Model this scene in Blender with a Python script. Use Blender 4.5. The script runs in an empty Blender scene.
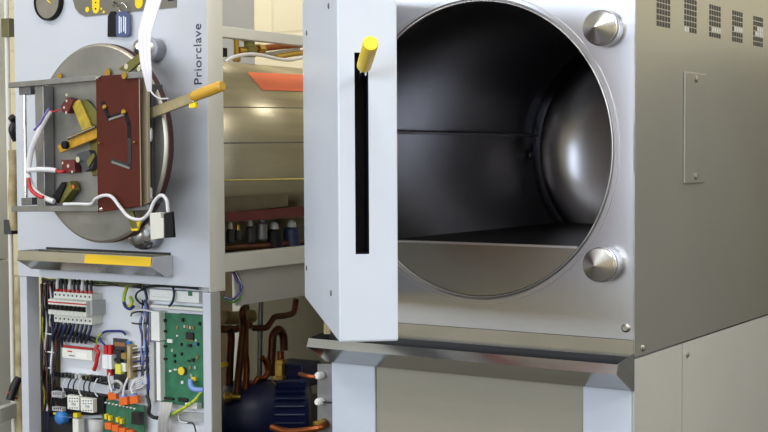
import bpy, bmesh, math, random
from mathutils import Vector, Matrix
random.seed(7)
PI = math.pi
COL = bpy.context.scene.collection

# ------------------------------------------------------------------ camera numbers (solved from the photo's vanishing lines)
F_PX, YAW, PITCH, ROLL = 1352.69, 0.577402, 0.0445828, -0.00549424
FW = Vector((-math.sin(YAW)*math.cos(PITCH), math.cos(YAW)*math.cos(PITCH), -math.sin(PITCH)))
_rt = Vector((math.cos(YAW), math.sin(YAW), 0)); _up = _rt.cross(FW)
RT = _rt*math.cos(ROLL) + _up*math.sin(ROLL)
UP = RT.cross(FW)
CAM = Vector((1.1713, -2.8192, 1.40))

def ray(x, y):
    return FW + RT*((x-384)/F_PX) + UP*((216-y)/F_PX)

class Plane:
    """A real plane in the workshop; p() gives the point of it a measured outline goes through."""
    def __init__(s, O, n, u=None):
        s.O = Vector(O); s.n = Vector(n).normalized()
        s.u = Vector(u).normalized() if u is not None else Vector((0, 0, 1)).cross(s.n).normalized()
        s.v = s.n.cross(s.u)
    def p(s, x, y, off=0.0):
        d = ray(x, y); P0 = s.O + s.n*off
        return CAM + d*((P0-CAM).dot(s.n)/d.dot(s.n))

FRONT = Plane((0, 0, 0), (0, -1, 0))            # front plane of the machines
SIDE = Plane((0, 0, 0), (1, 0, 0))              # right flank of the near machine
XL = -1.2347
FLANK = Plane((XL, 0, 0), (1, 0, 0))            # right flank of the far machine
BAY = Plane((0, 0.10, 0), (0, -1, 0))           # mounting plate in the electrical bay
la = math.radians(4.5)
LID = Plane((-2.02, -0.03, 0), (-math.sin(la), -math.cos(la), 0))   # far machine's door, slightly ajar

# ------------------------------------------------------------------ materials
def mat(name, color, rough=0.5, metal=0.0, var=0.0, vscale=8.0, bump=0.0, bscale=60.0, stretch=None, spec=0.5,
        emit=None, alpha=None, trans=0.0, aniso=0.0, col2=None, coat=0.0):
    m = bpy.data.materials.new(name); m.use_nodes = True
    nt = m.node_tree; b = nt.nodes['Principled BSDF']
    c = tuple((v/12.92 if v <= 0.04045 else ((v+0.055)/1.055)**2.4) for v in [k/255 for k in color])
    b.inputs['Base Color'].default_value = (*c, 1)
    b.inputs['Roughness'].default_value = rough; b.inputs['Metallic'].default_value = metal
    b.inputs['Specular IOR Level'].default_value = spec
    b.inputs['Coat Weight'].default_value = coat
    if trans: b.inputs['Transmission Weight'].default_value = trans
    if alpha is not None: b.inputs['Alpha'].default_value = alpha
    if emit: b.inputs['Emission Color'].default_value = (*c, 1); b.inputs['Emission Strength'].default_value = emit
    tc = nt.nodes.new('ShaderNodeTexCoord'); mp = nt.nodes.new('ShaderNodeMapping')
    nt.links.new(tc.outputs['Object'], mp.inputs['Vector'])
    if stretch: mp.inputs['Scale'].default_value = stretch
    if var or col2:
        nz = nt.nodes.new('ShaderNodeTexNoise'); nz.inputs['Scale'].default_value = vscale; nz.inputs['Detail'].default_value = 5
        nt.links.new(mp.outputs[0], nz.inputs['Vector'])
        rmp = nt.nodes.new('ShaderNodeValToRGB')
        if col2:
            c2 = tuple((k/255/12.92 if k/255 <= 0.04045 else ((k/255+0.055)/1.055)**2.4) for k in col2)
        else:
            c2 = tuple(max(0, v*(1-var)) for v in c)
        rmp.color_ramp.elements[0].position = .35; rmp.color_ramp.elements[1].position = .65
        rmp.color_ramp.elements[0].color = (*c2, 1); rmp.color_ramp.elements[1].color = (*c, 1)
        nt.links.new(nz.outputs['Fac'], rmp.inputs['Fac']); nt.links.new(rmp.outputs['Color'], b.inputs['Base Color'])
    if bump:
        n2 = nt.nodes.new('ShaderNodeTexNoise'); n2.inputs['Scale'].default_value = bscale; n2.inputs['Detail'].default_value = 3
        nt.links.new(mp.outputs[0], n2.inputs['Vector'])
        bp = nt.nodes.new('ShaderNodeBump'); bp.inputs['Strength'].default_value = bump; bp.inputs['Distance'].default_value = 0.002
        nt.links.new(n2.outputs['Fac'], bp.inputs['Height']); nt.links.new(bp.outputs[0], b.inputs['Normal'])
    if aniso:
        b.inputs['Anisotropic'].default_value = aniso
        tg = nt.nodes.new('ShaderNodeTangent'); tg.direction_type = 'RADIAL'; tg.axis = 'Y'
        nt.links.new(tg.outputs[0], b.inputs['Tangent'])
    return m

M = {}
def dm(k, *a, **kw): M[k] = mat(k.replace('_', ' '), *a, **kw)
dm('plate_steel', (193, 193, 197), .29, 1, var=.06, vscale=5, bump=.04, bscale=220)
dm('side_steel', (160, 160, 155), .36, .75, var=.04, vscale=3, bump=.05, bscale=260)
dm('paint_pale', (193, 200, 214), .38, 0, var=.03, vscale=3)
dm('paint_grey_blue', (194, 197, 206), .42, 0, var=.05, vscale=3)
dm('paint_cream', (222, 220, 210), .45, 0, var=.05, vscale=4)
dm('paint_beige', (186, 185, 178), .42, 0.1, var=.05, vscale=3)
dm('base_panel', (172, 173, 172), .42, .1, var=.04, vscale=3)
dm('polished', (190, 186, 174), .16, 1, var=.12, vscale=7, bump=.03, bscale=40)
dm('tray_steel', (176, 175, 172), .18, 1, var=.12, vscale=9, stretch=(1, 4, 4))
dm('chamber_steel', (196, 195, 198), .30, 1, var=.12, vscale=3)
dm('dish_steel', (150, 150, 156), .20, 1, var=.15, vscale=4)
dm('weir_steel', (158, 155, 144), .32, .95, var=.08, vscale=6, bump=.05, bscale=200)
dm('ring_steel', (206, 206, 206), .38, 1)
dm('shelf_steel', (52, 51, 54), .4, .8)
dm('knob_steel', (214, 214, 216), .24, 1, aniso=.75)
dm('screw', (170, 168, 160), .3, 1)
dm('black', (12, 12, 14), .6, spec=.25)
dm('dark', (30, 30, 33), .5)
dm('slot_dark', (10, 10, 26), .6)
dm('vent_dark', (34, 34, 40), .6)
dm('vent_light', (176, 176, 178), .6)
dm('yellow', (240, 205, 20), .38, var=.06, vscale=30)
dm('yellow_grip', (206, 160, 54), .38, var=.08, vscale=40)
dm('yellow_tape', (232, 190, 12), .4, var=.06, vscale=14)
dm('lid_steel', (146, 144, 140), .45, .6, var=.3, vscale=6, bump=.05, bscale=30)
dm('lid_rim', (176, 170, 158), .4, .8)
dm('gasket', (62, 30, 34), .6)
dm('red_seal', (200, 40, 48), .5)
dm('bar_steel', (142, 142, 144), .38, .7, var=.15, vscale=20)
dm('dull_steel', (120, 120, 122), .45, .7, var=.2, vscale=25)
dm('bar_dark', (70, 70, 74), .5, .3)
dm('rust_plate', (80, 30, 20), .6, 0, spec=.2, var=.16, vscale=9)
dm('zinc_yellow', (200, 172, 60), .38, .45, col2=(160, 140, 60), vscale=40)
dm('zinc_orange', (206, 150, 50), .4, .4, col2=(176, 140, 40), vscale=50)
dm('olive_metal', (120, 116, 60), .42, .5, var=.3, vscale=40)
dm('lever_steel', (178, 166, 136), .34, .85, var=.18, vscale=30)
dm('chrome', (225, 225, 225), .1, 1)
dm('edge_cream', (150, 138, 112), .5)
dm('red', (186, 36, 40), .4)
dm('red_dark', (96, 26, 28), .5, var=.25, vscale=12)
dm('orange_label', (222, 98, 52), .5, var=.05, vscale=10)
dm('white_plastic', (232, 232, 230), .4)
dm('cable_white', (212, 210, 212), .45, var=.04, vscale=60)
dm('ribbon', (222, 218, 224), .45)
dm('cream_plastic', (222, 222, 214), .42)
dm('switch_body', (206, 203, 194), .5)
dm('cap_grey', (186, 186, 190), .45, .2)
dm('skirt', (112, 106, 86), .4, .6, var=.15, vscale=20)
dm('front_panel', (146, 141, 127), .42, .1, var=.04, vscale=3)
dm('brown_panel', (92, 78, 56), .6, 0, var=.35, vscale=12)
dm('olive_shade', (124, 118, 96), .6, 0, var=.12, vscale=3)
dm('blocker', (122, 122, 120), .5, var=.1, vscale=3)
dm('grey_plastic', (176, 176, 176), .45)
dm('mount_plate', (222, 224, 230), .5, var=.03, vscale=4)
dm('bay_steel', (120, 116, 84), .4, .5, var=.3, vscale=12)
dm('pcb', (36, 98, 70), .5, col2=(48, 118, 84), vscale=30)
dm('pcb_dark', (40, 92, 66), .45, col2=(56, 112, 84), vscale=40)
dm('chip', (30, 28, 30), .4)
dm('chip_tan', (150, 120, 70), .5)
dm('solder', (200, 205, 200), .35, .6)
dm('orange_plug', (222, 104, 34), .45)
dm('yellow_plug', (226, 200, 40), .45)
dm('blue_plug', (54, 118, 190), .4)
dm('blue_soft', (120, 150, 214), .45)
dm('blue_wire', (30, 42, 120), .45)
dm('navy_wire', (26, 32, 66), .5)
dm('black_wire', (24, 24, 28), .45)
dm('green_wire', (90, 140, 60), .5)
dm('yg_wire', (206, 200, 40), .45, col2=(120, 170, 60), vscale=90)
dm('grey_cable', (176, 174, 172), .5)
dm('purple_wire', (110, 96, 170), .5)
dm('barrel_steel', (192, 182, 154), .30, .95, var=.25, vscale=3, stretch=(6, .5, 6), bump=.5, bscale=3.2)
dm('seam_line', (230, 215, 150), .25, 1)
dm('copper', (150, 84, 46), .32, .9, var=.35, vscale=14)
dm('copper_dull', (96, 58, 38), .42, .7, var=.35, vscale=14)
dm('brass', (190, 156, 76), .3, .9, var=.2, vscale=20)
dm('pump_blue', (18, 27, 66), .42, 0.1, var=.2, vscale=12)
dm('gauge_face', (128, 122, 110), .5, var=.15, vscale=30)
dm('panel_label', (112, 108, 98), .45, .2, var=.08, vscale=20)
dm('fob_blue', (66, 78, 120), .4)
dm('print_white', (220, 226, 240), .5)
dm('ink', (62, 60, 80), .5)
dm('cable_cream', (222, 218, 208), .45)
dm('glass', (235, 240, 242), .05, trans=1.0)
dm('frame_white', (225, 225, 225), .5)
dm('relay_white', (226, 228, 232), .4)
dm('coil_brown', (150, 106, 70), .5, .3)
dm('yellow_core', (214, 214, 90), .45)
dm('insulation', (150, 128, 84), .7, col2=(190, 176, 140), vscale=20)

def wall_mat(name, color, brick=True):
    m = mat(name, color, .7, 0)
    nt = m.node_tree; b = nt.nodes['Principled BSDF']
    tc = nt.nodes.new('ShaderNodeTexCoord'); mp = nt.nodes.new('ShaderNodeMapping')
    mp.inputs['Rotation'].default_value = (PI/2, 0, 0)
    nt.links.new(tc.outputs['Object'], mp.inputs['Vector'])
    br = nt.nodes.new('ShaderNodeTexBrick')
    br.inputs['Scale'].default_value = 1; br.inputs['Brick Width'].default_value = .44; br.inputs['Row Height'].default_value = .215
    br.inputs['Mortar Size'].default_value = .008; br.inputs['Mortar Smooth'].default_value = .6
    c = b.inputs['Base Color'].default_value[:3]
    br.inputs['Color1'].default_value = (*c, 1); br.inputs['Color2'].default_value = (*[v*.95 for v in c], 1)
    br.inputs['Mortar'].default_value = (*[v*.88 for v in c], 1)
    nt.links.new(mp.outputs[0], br.inputs['Vector'])
    nt.links.new(br.outputs['Color'], b.inputs['Base Color'])
    nz = nt.nodes.new('ShaderNodeTexNoise'); nz.inputs['Scale'].default_value = 60
    nt.links.new(tc.outputs['Object'], nz.inputs['Vector'])
    mx = nt.nodes.new('ShaderNodeMath'); mx.operation = 'MULTIPLY_ADD'; mx.inputs[1].default_value = .25
    nt.links.new(nz.outputs['Fac'], mx.inputs[0])
    inv = nt.nodes.new('ShaderNodeMath'); inv.operation = 'SUBTRACT'; inv.inputs[0].default_value = 1
    nt.links.new(br.outputs['Fac'], inv.inputs[1]); nt.links.new(inv.outputs[0], mx.inputs[2])
    bp = nt.nodes.new('ShaderNodeBump'); bp.inputs['Strength'].default_value = .3; bp.inputs['Distance'].default_value = .006
    nt.links.new(mx.outputs[0], bp.inputs['Height']); nt.links.new(bp.outputs[0], b.inputs['Normal'])
    return m
M['wall'] = wall_mat('cream painted block wall', (230, 220, 188))
dm('floor', (66, 62, 56), .5, var=.15, vscale=3)
dm('ceiling', (226, 224, 218), .8)

# ------------------------------------------------------------------ mesh builder
class MB:
    def __init__(s): s.v = []; s.f = []; s.sm = []; s.mi = []; s.cur = 0
    def _add(s, vs, fs, smooth=False):
        b = len(s.v); s.v += [Vector(p) for p in vs]
        for f in fs: s.f.append([b+i for i in f]); s.sm.append(smooth); s.mi.append(s.cur)
        return s
    def box(s, a, b):
        x0, x1 = sorted((a[0], b[0])); y0, y1 = sorted((a[1], b[1])); z0, z1 = sorted((a[2], b[2]))
        v = [(x, y, z) for z in (z0, z1) for y in (y0, y1) for x in (x0, x1)]
        return s._add(v, [(0, 2, 3, 1), (4, 5, 7, 6), (0, 1, 5, 4), (2, 6, 7, 3), (0, 4, 6, 2), (1, 3, 7, 5)])
    def prism(s, pts, ext):
        pts = [Vector(p) for p in pts]; ext = Vector(ext); n = len(pts)
        nr = Vector((0, 0, 0))
        for i in range(n): nr += pts[i].cross(pts[(i+1) % n])
        if nr.dot(ext) > 0: pts = pts[::-1]
        v = pts + [p+ext for p in pts]
        fs = [tuple(range(n)), tuple(range(2*n-1, n-1, -1))] + [(i, n+i, n+(i+1) % n, (i+1) % n) for i in range(n)]
        return s._add(v, fs)
    def poly(s, fr, px, o0, o1):
        """outline measured on plane fr at offset o1, extruded back to o0"""
        return s.prism([fr.p(x, y, o1) for x, y in px], fr.n*(o0-o1))
    def rect(s, fr, x0, y0, x1, y1, o0, o1):
        a = fr.p(x0, y0, o1); b = fr.p(x1, y1, o1)
        u0, v0 = (a-fr.O).dot(fr.u), (a-fr.O).dot(fr.v); u1, v1 = (b-fr.O).dot(fr.u), (b-fr.O).dot(fr.v)
        base = fr.O + fr.n*o1
        P = [base+fr.u*u+fr.v*v for u, v in ((u0, v0), (u1, v0), (u1, v1), (u0, v1))]
        return s.prism(P, fr.n*(o0-o1))
    def tube(s, pts, r, seg=10, smooth_path=True, closed=False):
        pts = [Vector(p) for p in pts]
        if smooth_path and len(pts) > 2: pts = catmull(pts, 6)
        n = len(pts); rs = r if isinstance(r, (list, tuple)) else None
        t0 = (pts[1]-pts[0]).normalized()
        a = Vector((0, 0, 1)) if abs(t0.z) < .9 else Vector((1, 0, 0))
        nx = t0.cross(a).normalized(); rings = []
        for i, p in enumerate(pts):
            t = (pts[min(i+1, n-1)]-pts[max(i-1, 0)])
            t = t.normalized() if t.length > 1e-9 else t0
            nx = (nx - t*nx.dot(t)).normalized(); ny = t.cross(nx)
            rr = rs[min(len(rs)-1, int(i*len(rs)/n))] if rs else r
            rings.append([p+(nx*math.cos(2*PI*k/seg)+ny*math.sin(2*PI*k/seg))*rr for k in range(seg)])
        v = [q for R in rings for q in R]; fs = []
        for i in range(n-1):
            for k in range(seg):
                fs.append((i*seg+k, i*seg+(k+1) % seg, (i+1)*seg+(k+1) % seg, (i+1)*seg+k))
        s._add(v, fs, True)
        s._add(rings[0], [tuple(range(seg-1, -1, -1))]); s._add(rings[-1], [tuple(range(seg))])
        return s
    def lathe(s, prof, O, axis, seg=40, smooth=False, cap=True):
        """prof: list of (radius, height along axis)"""
        ax = Vector(axis).normalized(); O = Vector(O)
        a = Vector((0, 0, 1)) if abs(ax.z) < .9 else Vector((1, 0, 0))
        nx = ax.cross(a).normalized(); ny = ax.cross(nx)
        v = []; fs = []
        for r, h in prof:
            for k in range(seg):
                v.append(O+ax*h+(nx*math.cos(2*PI*k/seg)+ny*math.sin(2*PI*k/seg))*max(r, 1e-5))
        for i in range(len(prof)-1):
            for k in range(seg):
                fs.append((i*seg+k, i*seg+(k+1) % seg, (i+1)*seg+(k+1) % seg, (i+1)*seg+k))
        if cap:
            if prof[0][0] > 1e-4: fs.append(tuple(range(seg-1, -1, -1)))
            m = (len(prof)-1)*seg
            if prof[-1][0] > 1e-4: fs.append(tuple(m+k for k in range(seg)))
        return s._add(v, fs, smooth)
    def cyl(s, a, b, r, seg=20):
        a = Vector(a); b = Vector(b)
        s.lathe([(r, 0), (r, (b-a).length)], a, b-a, seg, False); return s
    def mesh(s, name, m, origin):
        me = bpy.data.meshes.new(name)
        me.from_pydata([p-origin for p in s.v], [], s.f)
        ms = m if isinstance(m, (list, tuple)) else [m]
        for q in ms: me.materials.append(q)
        me.polygons.foreach_set('use_smooth', s.sm); me.polygons.foreach_set('material_index', s.mi)
        me.update(); return me
    def build(s, name, m, parent=None, bevel=0.0, label=None, autosmooth=True, origin=None):
        lo = Vector([min(p[i] for p in s.v) for i in range(3)]); hi = Vector([max(p[i] for p in s.v) for i in range(3)])
        O = Vector(origin) if origin is not None else Vector(((lo.x+hi.x)/2, (lo.y+hi.y)/2, lo.z if parent is None else (lo.z+hi.z)/2))
        me = s.mesh(name, m, O)
        bm = bmesh.new(); bm.from_mesh(me); bmesh.ops.recalc_face_normals(bm, faces=bm.faces); bm.to_mesh(me); bm.free()
        o = bpy.data.objects.new(name, me); COL.objects.link(o)
        o.location = O - wloc(parent)
        if parent is not None: o.parent = parent
        if bevel:
            b = o.modifiers.new('bevel', 'BEVEL'); b.width = bevel; b.segments = 2; b.limit_method = 'ANGLE'; b.angle_limit = math.radians(40)
            b.harden_normals = False
        if label: o['label'] = label
        return o

def wloc(o):
    r = Vector((0, 0, 0))
    while o is not None: r += o.location; o = o.parent
    return r

def catmull(p, k):
    out = []; n = len(p)
    for i in range(n-1):
        p0, p1, p2, p3 = p[max(i-1, 0)], p[i], p[i+1], p[min(i+2, n-1)]
        for j in range(k):
            t = j/k
            out.append(.5*((2*p1)+(p2-p0)*t+(2*p0-5*p1+4*p2-p3)*t*t+(3*p1-p0-3*p2+p3)*t**3))
    out.append(p[-1]); return out

def thing(name, label, cat, loc, group=None):
    o = bpy.data.objects.new(name, None); COL.objects.link(o); o.location = loc; o.empty_display_size = .05
    return tag(o, label, cat, group)
def tag(o, label, cat, group=None):
    o['label'] = label; o['category'] = cat
    if group: o['group'] = group
    return o
def struct(name, mb, m):
    o = mb.build(name, m); o['kind'] = 'structure'; return o
def dup(root, delta, label):
    r = root.copy(); COL.objects.link(r); r.location = root.location + Vector(delta); r['label'] = label
    for ch in list(root.children):
        c = ch.copy(); COL.objects.link(c); c.parent = r
        for g in list(ch.children):
            d = g.copy(); COL.objects.link(d); d.parent = c
    return r
def frame_tube(fr, pts, r, **k):
    return MB().tube([fr.p(*q) for q in pts], r, **k)
ORD = ['leftmost', 'second from the left', 'third from the left', 'fourth from the left', 'middle', 'fourth from the right',
       'third from the right', 'second from the right', 'rightmost']

# ------------------------------------------------------------------ room
X0, X1, Y0, Y1, ZC = -5.2, 4.2, -5.2, 1.9, 3.3
struct('floor', MB().box((X0-.1, Y0-.1, -.1), (X1+.1, Y1+.1, 0)), M['floor'])
struct('ceiling', MB().box((X0-.1, Y0-.1, ZC), (X1+.1, Y1+.1, ZC+.1)), M['ceiling'])
struct('wall_back', MB().box((X0-.1, Y1, 0), (X1+.1, Y1+.12, ZC)), M['wall'])
struct('wall_left', MB().box((X0-.12, Y0, 0), (X0, Y1, ZC)), M['wall'])
struct('wall_right', MB().box((X1, Y0, 0), (X1+.12, Y1, ZC)), M['wall'])
WX0, WX1, WZ0, WZ1 = -4.4, 1.6, 1.15, 2.75     # window band in the wall behind the camera
w = MB(); w.box((X0, Y0-.12, 0), (X1, Y0, WZ0)); w.box((X0, Y0-.12, WZ1), (X1, Y0, ZC))
w.box((X0, Y0-.12, WZ0), (WX0, Y0, WZ1)); w.box((WX1, Y0-.12, WZ0), (X1, Y0, WZ1))
struct('wall_front', w, M['wall'])
w = MB()
for k in range(5):
    x = WX0+(WX1-WX0)*k/4; w.box((x-.03, Y0-.10, WZ0), (x+.03, Y0-.04, WZ1))
w.box((WX0, Y0-.10, WZ0), (WX1, Y0-.04, WZ0+.05)); w.box((WX0, Y0-.10, WZ1-.05), (WX1, Y0-.04, WZ1))
struct('window_1', w, M['frame_white'])

# ================================================================== NEAR AUTOCLAVE (door open)
A = thing('autoclave', 'large open front-loading steel autoclave in the foreground with its white door swung out', 'autoclave', (-.41, .6, 0))
W = .829; D = 1.3; ZT = 2.02; CX, CZ, RO, RI = -.405, 1.413, .368, .350
def plate_hole(x0, x1, z0, z1, cx, cz, r, ya, yb, n=96):
    m = MB(); angs = sorted(set([2*PI*k/n for k in range(n)]+[math.atan2(z-cz, x-cx) % (2*PI) for x in (x0, x1) for z in (z0, z1)]))
    inn = []; out = []
    for a in angs:
        c, s_ = math.cos(a), math.sin(a)
        t = min([((x1-cx)/c if c > 1e-9 else (x0-cx)/c if c < -1e-9 else 1e9), ((z1-cz)/s_ if s_ > 1e-9 else (z0-cz)/s_ if s_ < -1e-9 else 1e9)])
        inn.append((cx+r*c, cz+r*s_)); out.append((cx+t*c, cz+t*s_))
    N = len(angs)
    v = [(x, ya, z) for x, z in inn]+[(x, ya, z) for x, z in out]+[(x, yb, z) for x, z in inn]+[(x, yb, z) for x, z in out]
    fs = []
    for i in range(N):
        j = (i+1) % N
        fs += [(i, j, N+j, N+i), (2*N+i, 3*N+i, 3*N+j, 2*N+j), (N+i, N+j, 3*N+j, 3*N+i), (i, 2*N+i, 2*N+j, j)]
    return m._add(v, fs)
fp = plate_hole(-W, -.001, .986, ZT, CX, CZ, RO, 0, .03).build('front_plate', M['plate_steel'], A)
MB().lathe([(.010, 0), (.010, .003), (.006, .006)], FRONT.p(626, 328), (0, -1, 0), 16).build('screw', M['screw'], fp)
# opening ring: bright lip around the bore
MB().lathe([(RO-.001, .006), (RO-.001, -.0012), (RO-.002, -.002), (RI+.008, -.002), (RI, .003), (RI, .05), (RI+.012, .05), (RI+.012, .006), (RO-.001, .006)], (CX, 0, CZ), (0, 1, 0), 128, False, False).build('opening_ring', M['plate_steel'], A)
MB().lathe([(RI+.003, .0), (RI+.0025, -.0028), (RI, -.0024), (RI, .012)], (CX, 0, CZ), (0, 1, 0), 128, True, False).build('bore_edge', M['ring_steel'], A)
MB().lathe([(RO+.0008, .002), (RO, -.0026), (RO-.0016, -.0026), (RO-.0016, .002)], (CX, 0, CZ), (0, 1, 0), 128, False, False).build('ring_edge', M['ring_steel'], A)
# chamber barrel and dished end
YE = 1.0
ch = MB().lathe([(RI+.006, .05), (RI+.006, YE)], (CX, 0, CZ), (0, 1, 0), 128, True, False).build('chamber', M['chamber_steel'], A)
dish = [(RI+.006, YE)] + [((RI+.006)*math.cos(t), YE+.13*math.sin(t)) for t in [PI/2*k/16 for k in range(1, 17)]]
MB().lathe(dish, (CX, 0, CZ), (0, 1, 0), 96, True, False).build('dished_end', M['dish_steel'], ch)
# longitudinal rail on the left chamber wall and the small drain port
wl = Plane((CX-RI+.004, 0, 0), (1, 0, 0))
zr = wl.p(470, 134)[2]
MB().box((CX-RI+.002, .05, zr-.004), (CX-RI+.016, YE, zr+.004)).build('weld_rail', M['chamber_steel'], ch, .002)
zp = wl.p(532, 155)
pt = MB().lathe([(.017, -.002), (.017, .002), (.011, .003), (.011, .001), (0, .001)], zp, (1, 0, 0), 24).build('drain_port', M['dish_steel'], ch)
# shelf and weir plate
ZS = 1.189
hx = math.sqrt(RI**2-(CZ-ZS)**2)-.003
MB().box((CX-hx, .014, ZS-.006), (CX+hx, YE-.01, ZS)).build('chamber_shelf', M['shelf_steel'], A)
a0 = math.asin((ZS-CZ)/(RI-.002)); pts = []
for k in range(49):
    a = a0 - (PI+2*a0)*k/48
    pts.append((CX+(RI-.002)*math.cos(a), .002, CZ+(RI-.002)*math.sin(a)))
wp = MB().prism(pts, (0, .01, 0)).build('weir_plate', M['weir_steel'], A)
MB().box((CX-hx, -.001, ZS-.003), (CX+hx, .014, ZS+.002)).build('weir_edge', M['ring_steel'], wp)
# four conical locking studs
def stud(x, z, y, parent, flip=False):
    o = MB(); o.lathe([(.040, 0), (.040, .030), (.0385, .034)], (x, y, z), (0, -1, 0), 48, True, True)
    c = o.build('locking_stud', M['knob_steel'], parent)
    MB().lathe([(.0385, .0335), (.0385, .042), (.037, .045), (.0, .066)], (x, y, z), (0, -1, 0), 64, False).build('stud_cone', M['knob_steel'], c, label='shallow brushed cone cap')
for dx in (-1, 1):
    for dz in (-1, 1):
        if dx < 0: stud(CX+dx*.336, CZ+.004+dz*.263, 0, A)
        else: stud(-.069, CZ+.004+dz*.263, 0, A)
# right flank
ZSEAM = .944
sp = MB().box((-.004, .0, ZSEAM+.003), (0, D, ZT)).build('side_panel', M['side_steel'], A)
VC = [.165, .340, .514, .687, .860]
for ci, yc in enumerate(VC):
    vb = MB()
    for r in range(6):
        for c in range(5):
            y = yc-.0435+.087*(c+.5)/5; z = 1.692+.0138*(r+.5)
            vb.cur = 1 if (ci >= 2 and r == (1 if ci == 2 else 2) and c >= (1 if ci == 2 else 1)) or (ci == 1 and r == 0 and c < 2) or (ci == 4 and r == 3 and c > 1) else 0
            vb.box((-.001, y-.0062, z-.0056), (.0006, y+.0062, z+.0056))
    vb.build('vent_grille', [M['vent_dark'], M['vent_light']], sp)
ap = MB().box((0, .294, 1.329), (.005, .437, 1.597)).build('access_cover', M['side_steel'], A, .0015)
for z in (1.345, 1.582):
    MB().lathe([(.008, 0), (.008, .003), (.005, .005)], (.005, .367, z), (1, 0, 0), 16).build('screw', M['screw'], ap)
for px, py in ((643, 348), (687, 354.5)):
    MB().lathe([(.007, 0), (.007, .003), (.004, .005)], SIDE.p(px, py), (1, 0, 0), 16).build('screw', M['screw'], sp)
MB().box((-.005, 0.0, .02), (0, .293, ZSEAM-.002)).build('lower_side_panel', M['base_panel'], A)
MB().box((-.005, .297, .02), (0, D, ZSEAM-.002)).build('lower_side_panel', M['base_panel'], A)
MB().box((-W, D-.01, .02), (-.006, D, ZT)).build('rear_panel', M['paint_beige'], A)
MB().box((-W, .031, ZT-.01), (-.006, D-.011, ZT)).build('top_panel', M['paint_beige'], A)
MB().box((-W, .031, .986), (-W+.006, D-.011, ZT-.011)).build('left_panel', M['paint_beige'], A)
MB().box((-W+.007, .031, .95), (-.006, D-.011, .956)).build('bulkhead_floor', M['dark'], A)
# base frame
MB().box((-W, -.0, 0), (-.696, .04, .90)).build('base_post', M['paint_pale'], A, .003)
MB().box((-.126, -.0, 0), (-.006, .04, .90)).build('base_post', M['paint_pale'], A, .003)
MB().box((-.694, .006, .06), (-.128, .016, .90)).build('lower_front_panel', M['front_panel'], A)
# drip tray: folded sheet along the front
prof = [(0, .985), (-.002, .985), (-.004, .915), (-.016, .893), (-.084, .930), (-.087, .941), (-.090, .943), (-.099, .922), (-.013, .873), (0, .873)]
tr = MB().prism([(-W-.004, y, z) for y, z in prof], (W+.002, 0, 0)).build('drip_tray', M['tray_steel'], A)
for x in (-W-.006, -.002):
    MB().prism([(x, y, z) for y, z in [(0, .956), (-.088, .944), (-.0995, .9215), (-.013, .872), (0, .872)]], (.002, 0, 0)).build('end_cap', M['tray_steel'], tr)
MB().prism([(-W-.003, y, z) for y, z in [(-.0045, .948), (-.0045, .916), (-.016, .8945), (-.083, .931), (-.086, .939), (-.084, .934), (-.018, .899), (-.008, .917), (-.007, .948)]], (W+.0, 0, 0)).build('trough_reflection', M['dark'], tr, label='dark reflection painted inside the tray trough')  # dark layer paints the reflection of the dark underside in the polished trough
# connection plate with fittings, left of the left post
cp = MB().poly(FRONT, [(317.5, 364), (332, 364), (332, 470), (317.5, 470)], -.034, -.03).build('connection_plate', M['bar_steel'], A)
for px, py, px2, py2 in ((314, 377, 323, 375), (318, 403, 323, 401)):
    MB().lathe([(.008, 0), (.010, .006), (.010, .018), (.007, .024)], FRONT.p(px2, py2, -.03)+Vector((0, 0, 0)), (-.2, -1, 0), 12).build('white_plug', M['white_plastic'], cp)
MB().tube([FRONT.p(322, 375.5, -.02), FRONT.p(314, 377, -.01), FRONT.p(307, 376, -.01), FRONT.p(300, 374, -.03)], .006).build('fitting_pipe', M['copper'], cp)
MB().tube([FRONT.p(323, 402, -.02), FRONT.p(328, 402.5, -.015), FRONT.p(333, 403, -.01)], .002).build('earth_lead', M['black_wire'], cp)
MB().tube([FRONT.p(326, 424, -.025), FRONT.p(318, 428, .0), FRONT.p(300, 431, .0), FRONT.p(285, 431, -.02), FRONT.p(272, 427, -.03)], .009).build('drain_pipe', M['copper'], cp)
MB().lathe([(.013, 0), (.013, .03)], FRONT.p(325, 423, -.03), (-.5, -.8, -.2), 14).build('pipe_nut', M['brass'], cp)

# ---- the swung-out door
dirdeg = 40.9
du = Vector((math.sin(math.radians(dirdeg)), -math.cos(math.radians(dirdeg)), 0))     # hinge -> free edge
dw = Vector((math.cos(math.radians(dirdeg)), math.sin(math.radians(dirdeg)), 0))      # outer face -> inner face
ZD0, ZD1, TH = 1.045, 1.785, .114
pn = Vector((-.299, -.721, 0))
DL = .835
ph = pn - du*DL
EDGE = Plane((pn.x, pn.y, 0), du, dw)
OUT = Plane((pn.x, pn.y, 0), -dw)
sl0, sl1 = EDGE.p(354.3, 52.5), EDGE.p(369.3, 254)
su0, su1 = (sl0-EDGE.O).dot(dw), (sl1-EDGE.O).dot(dw); sz0, sz1 = sl1.z, sl0.z
dm_ = MB()
def P3(a, b, z): q = ph + du*a + dw*b; return Vector((q.x, q.y, z))
us = [0, su0, su1, TH]; zs = [ZD0, sz0, sz1, ZD1]
gv = [P3(DL, b, z) for z in zs for b in us]
fs = [(r*4+c, r*4+c+1, (r+1)*4+c+1, (r+1)*4+c) for r in range(3) for c in range(3) if not (r == 1 and c == 1)]
bv = [P3(0, 0, ZD0), P3(0, TH, ZD0), P3(0, TH, ZD1), P3(0, 0, ZD1)]
base = 16
fs += [(16, 17, 3, 2, 1, 0), (19, 12, 13, 14, 15, 18), (16, 0, 4, 8, 12, 19), (17, 18, 15, 11, 7, 3), (16, 19, 18, 17)]
dm_._add(gv+bv, fs)
door = dm_.build('door', M['paint_pale'], A, .004)
pk = MB()
b0, b1 = su0, su1
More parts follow.
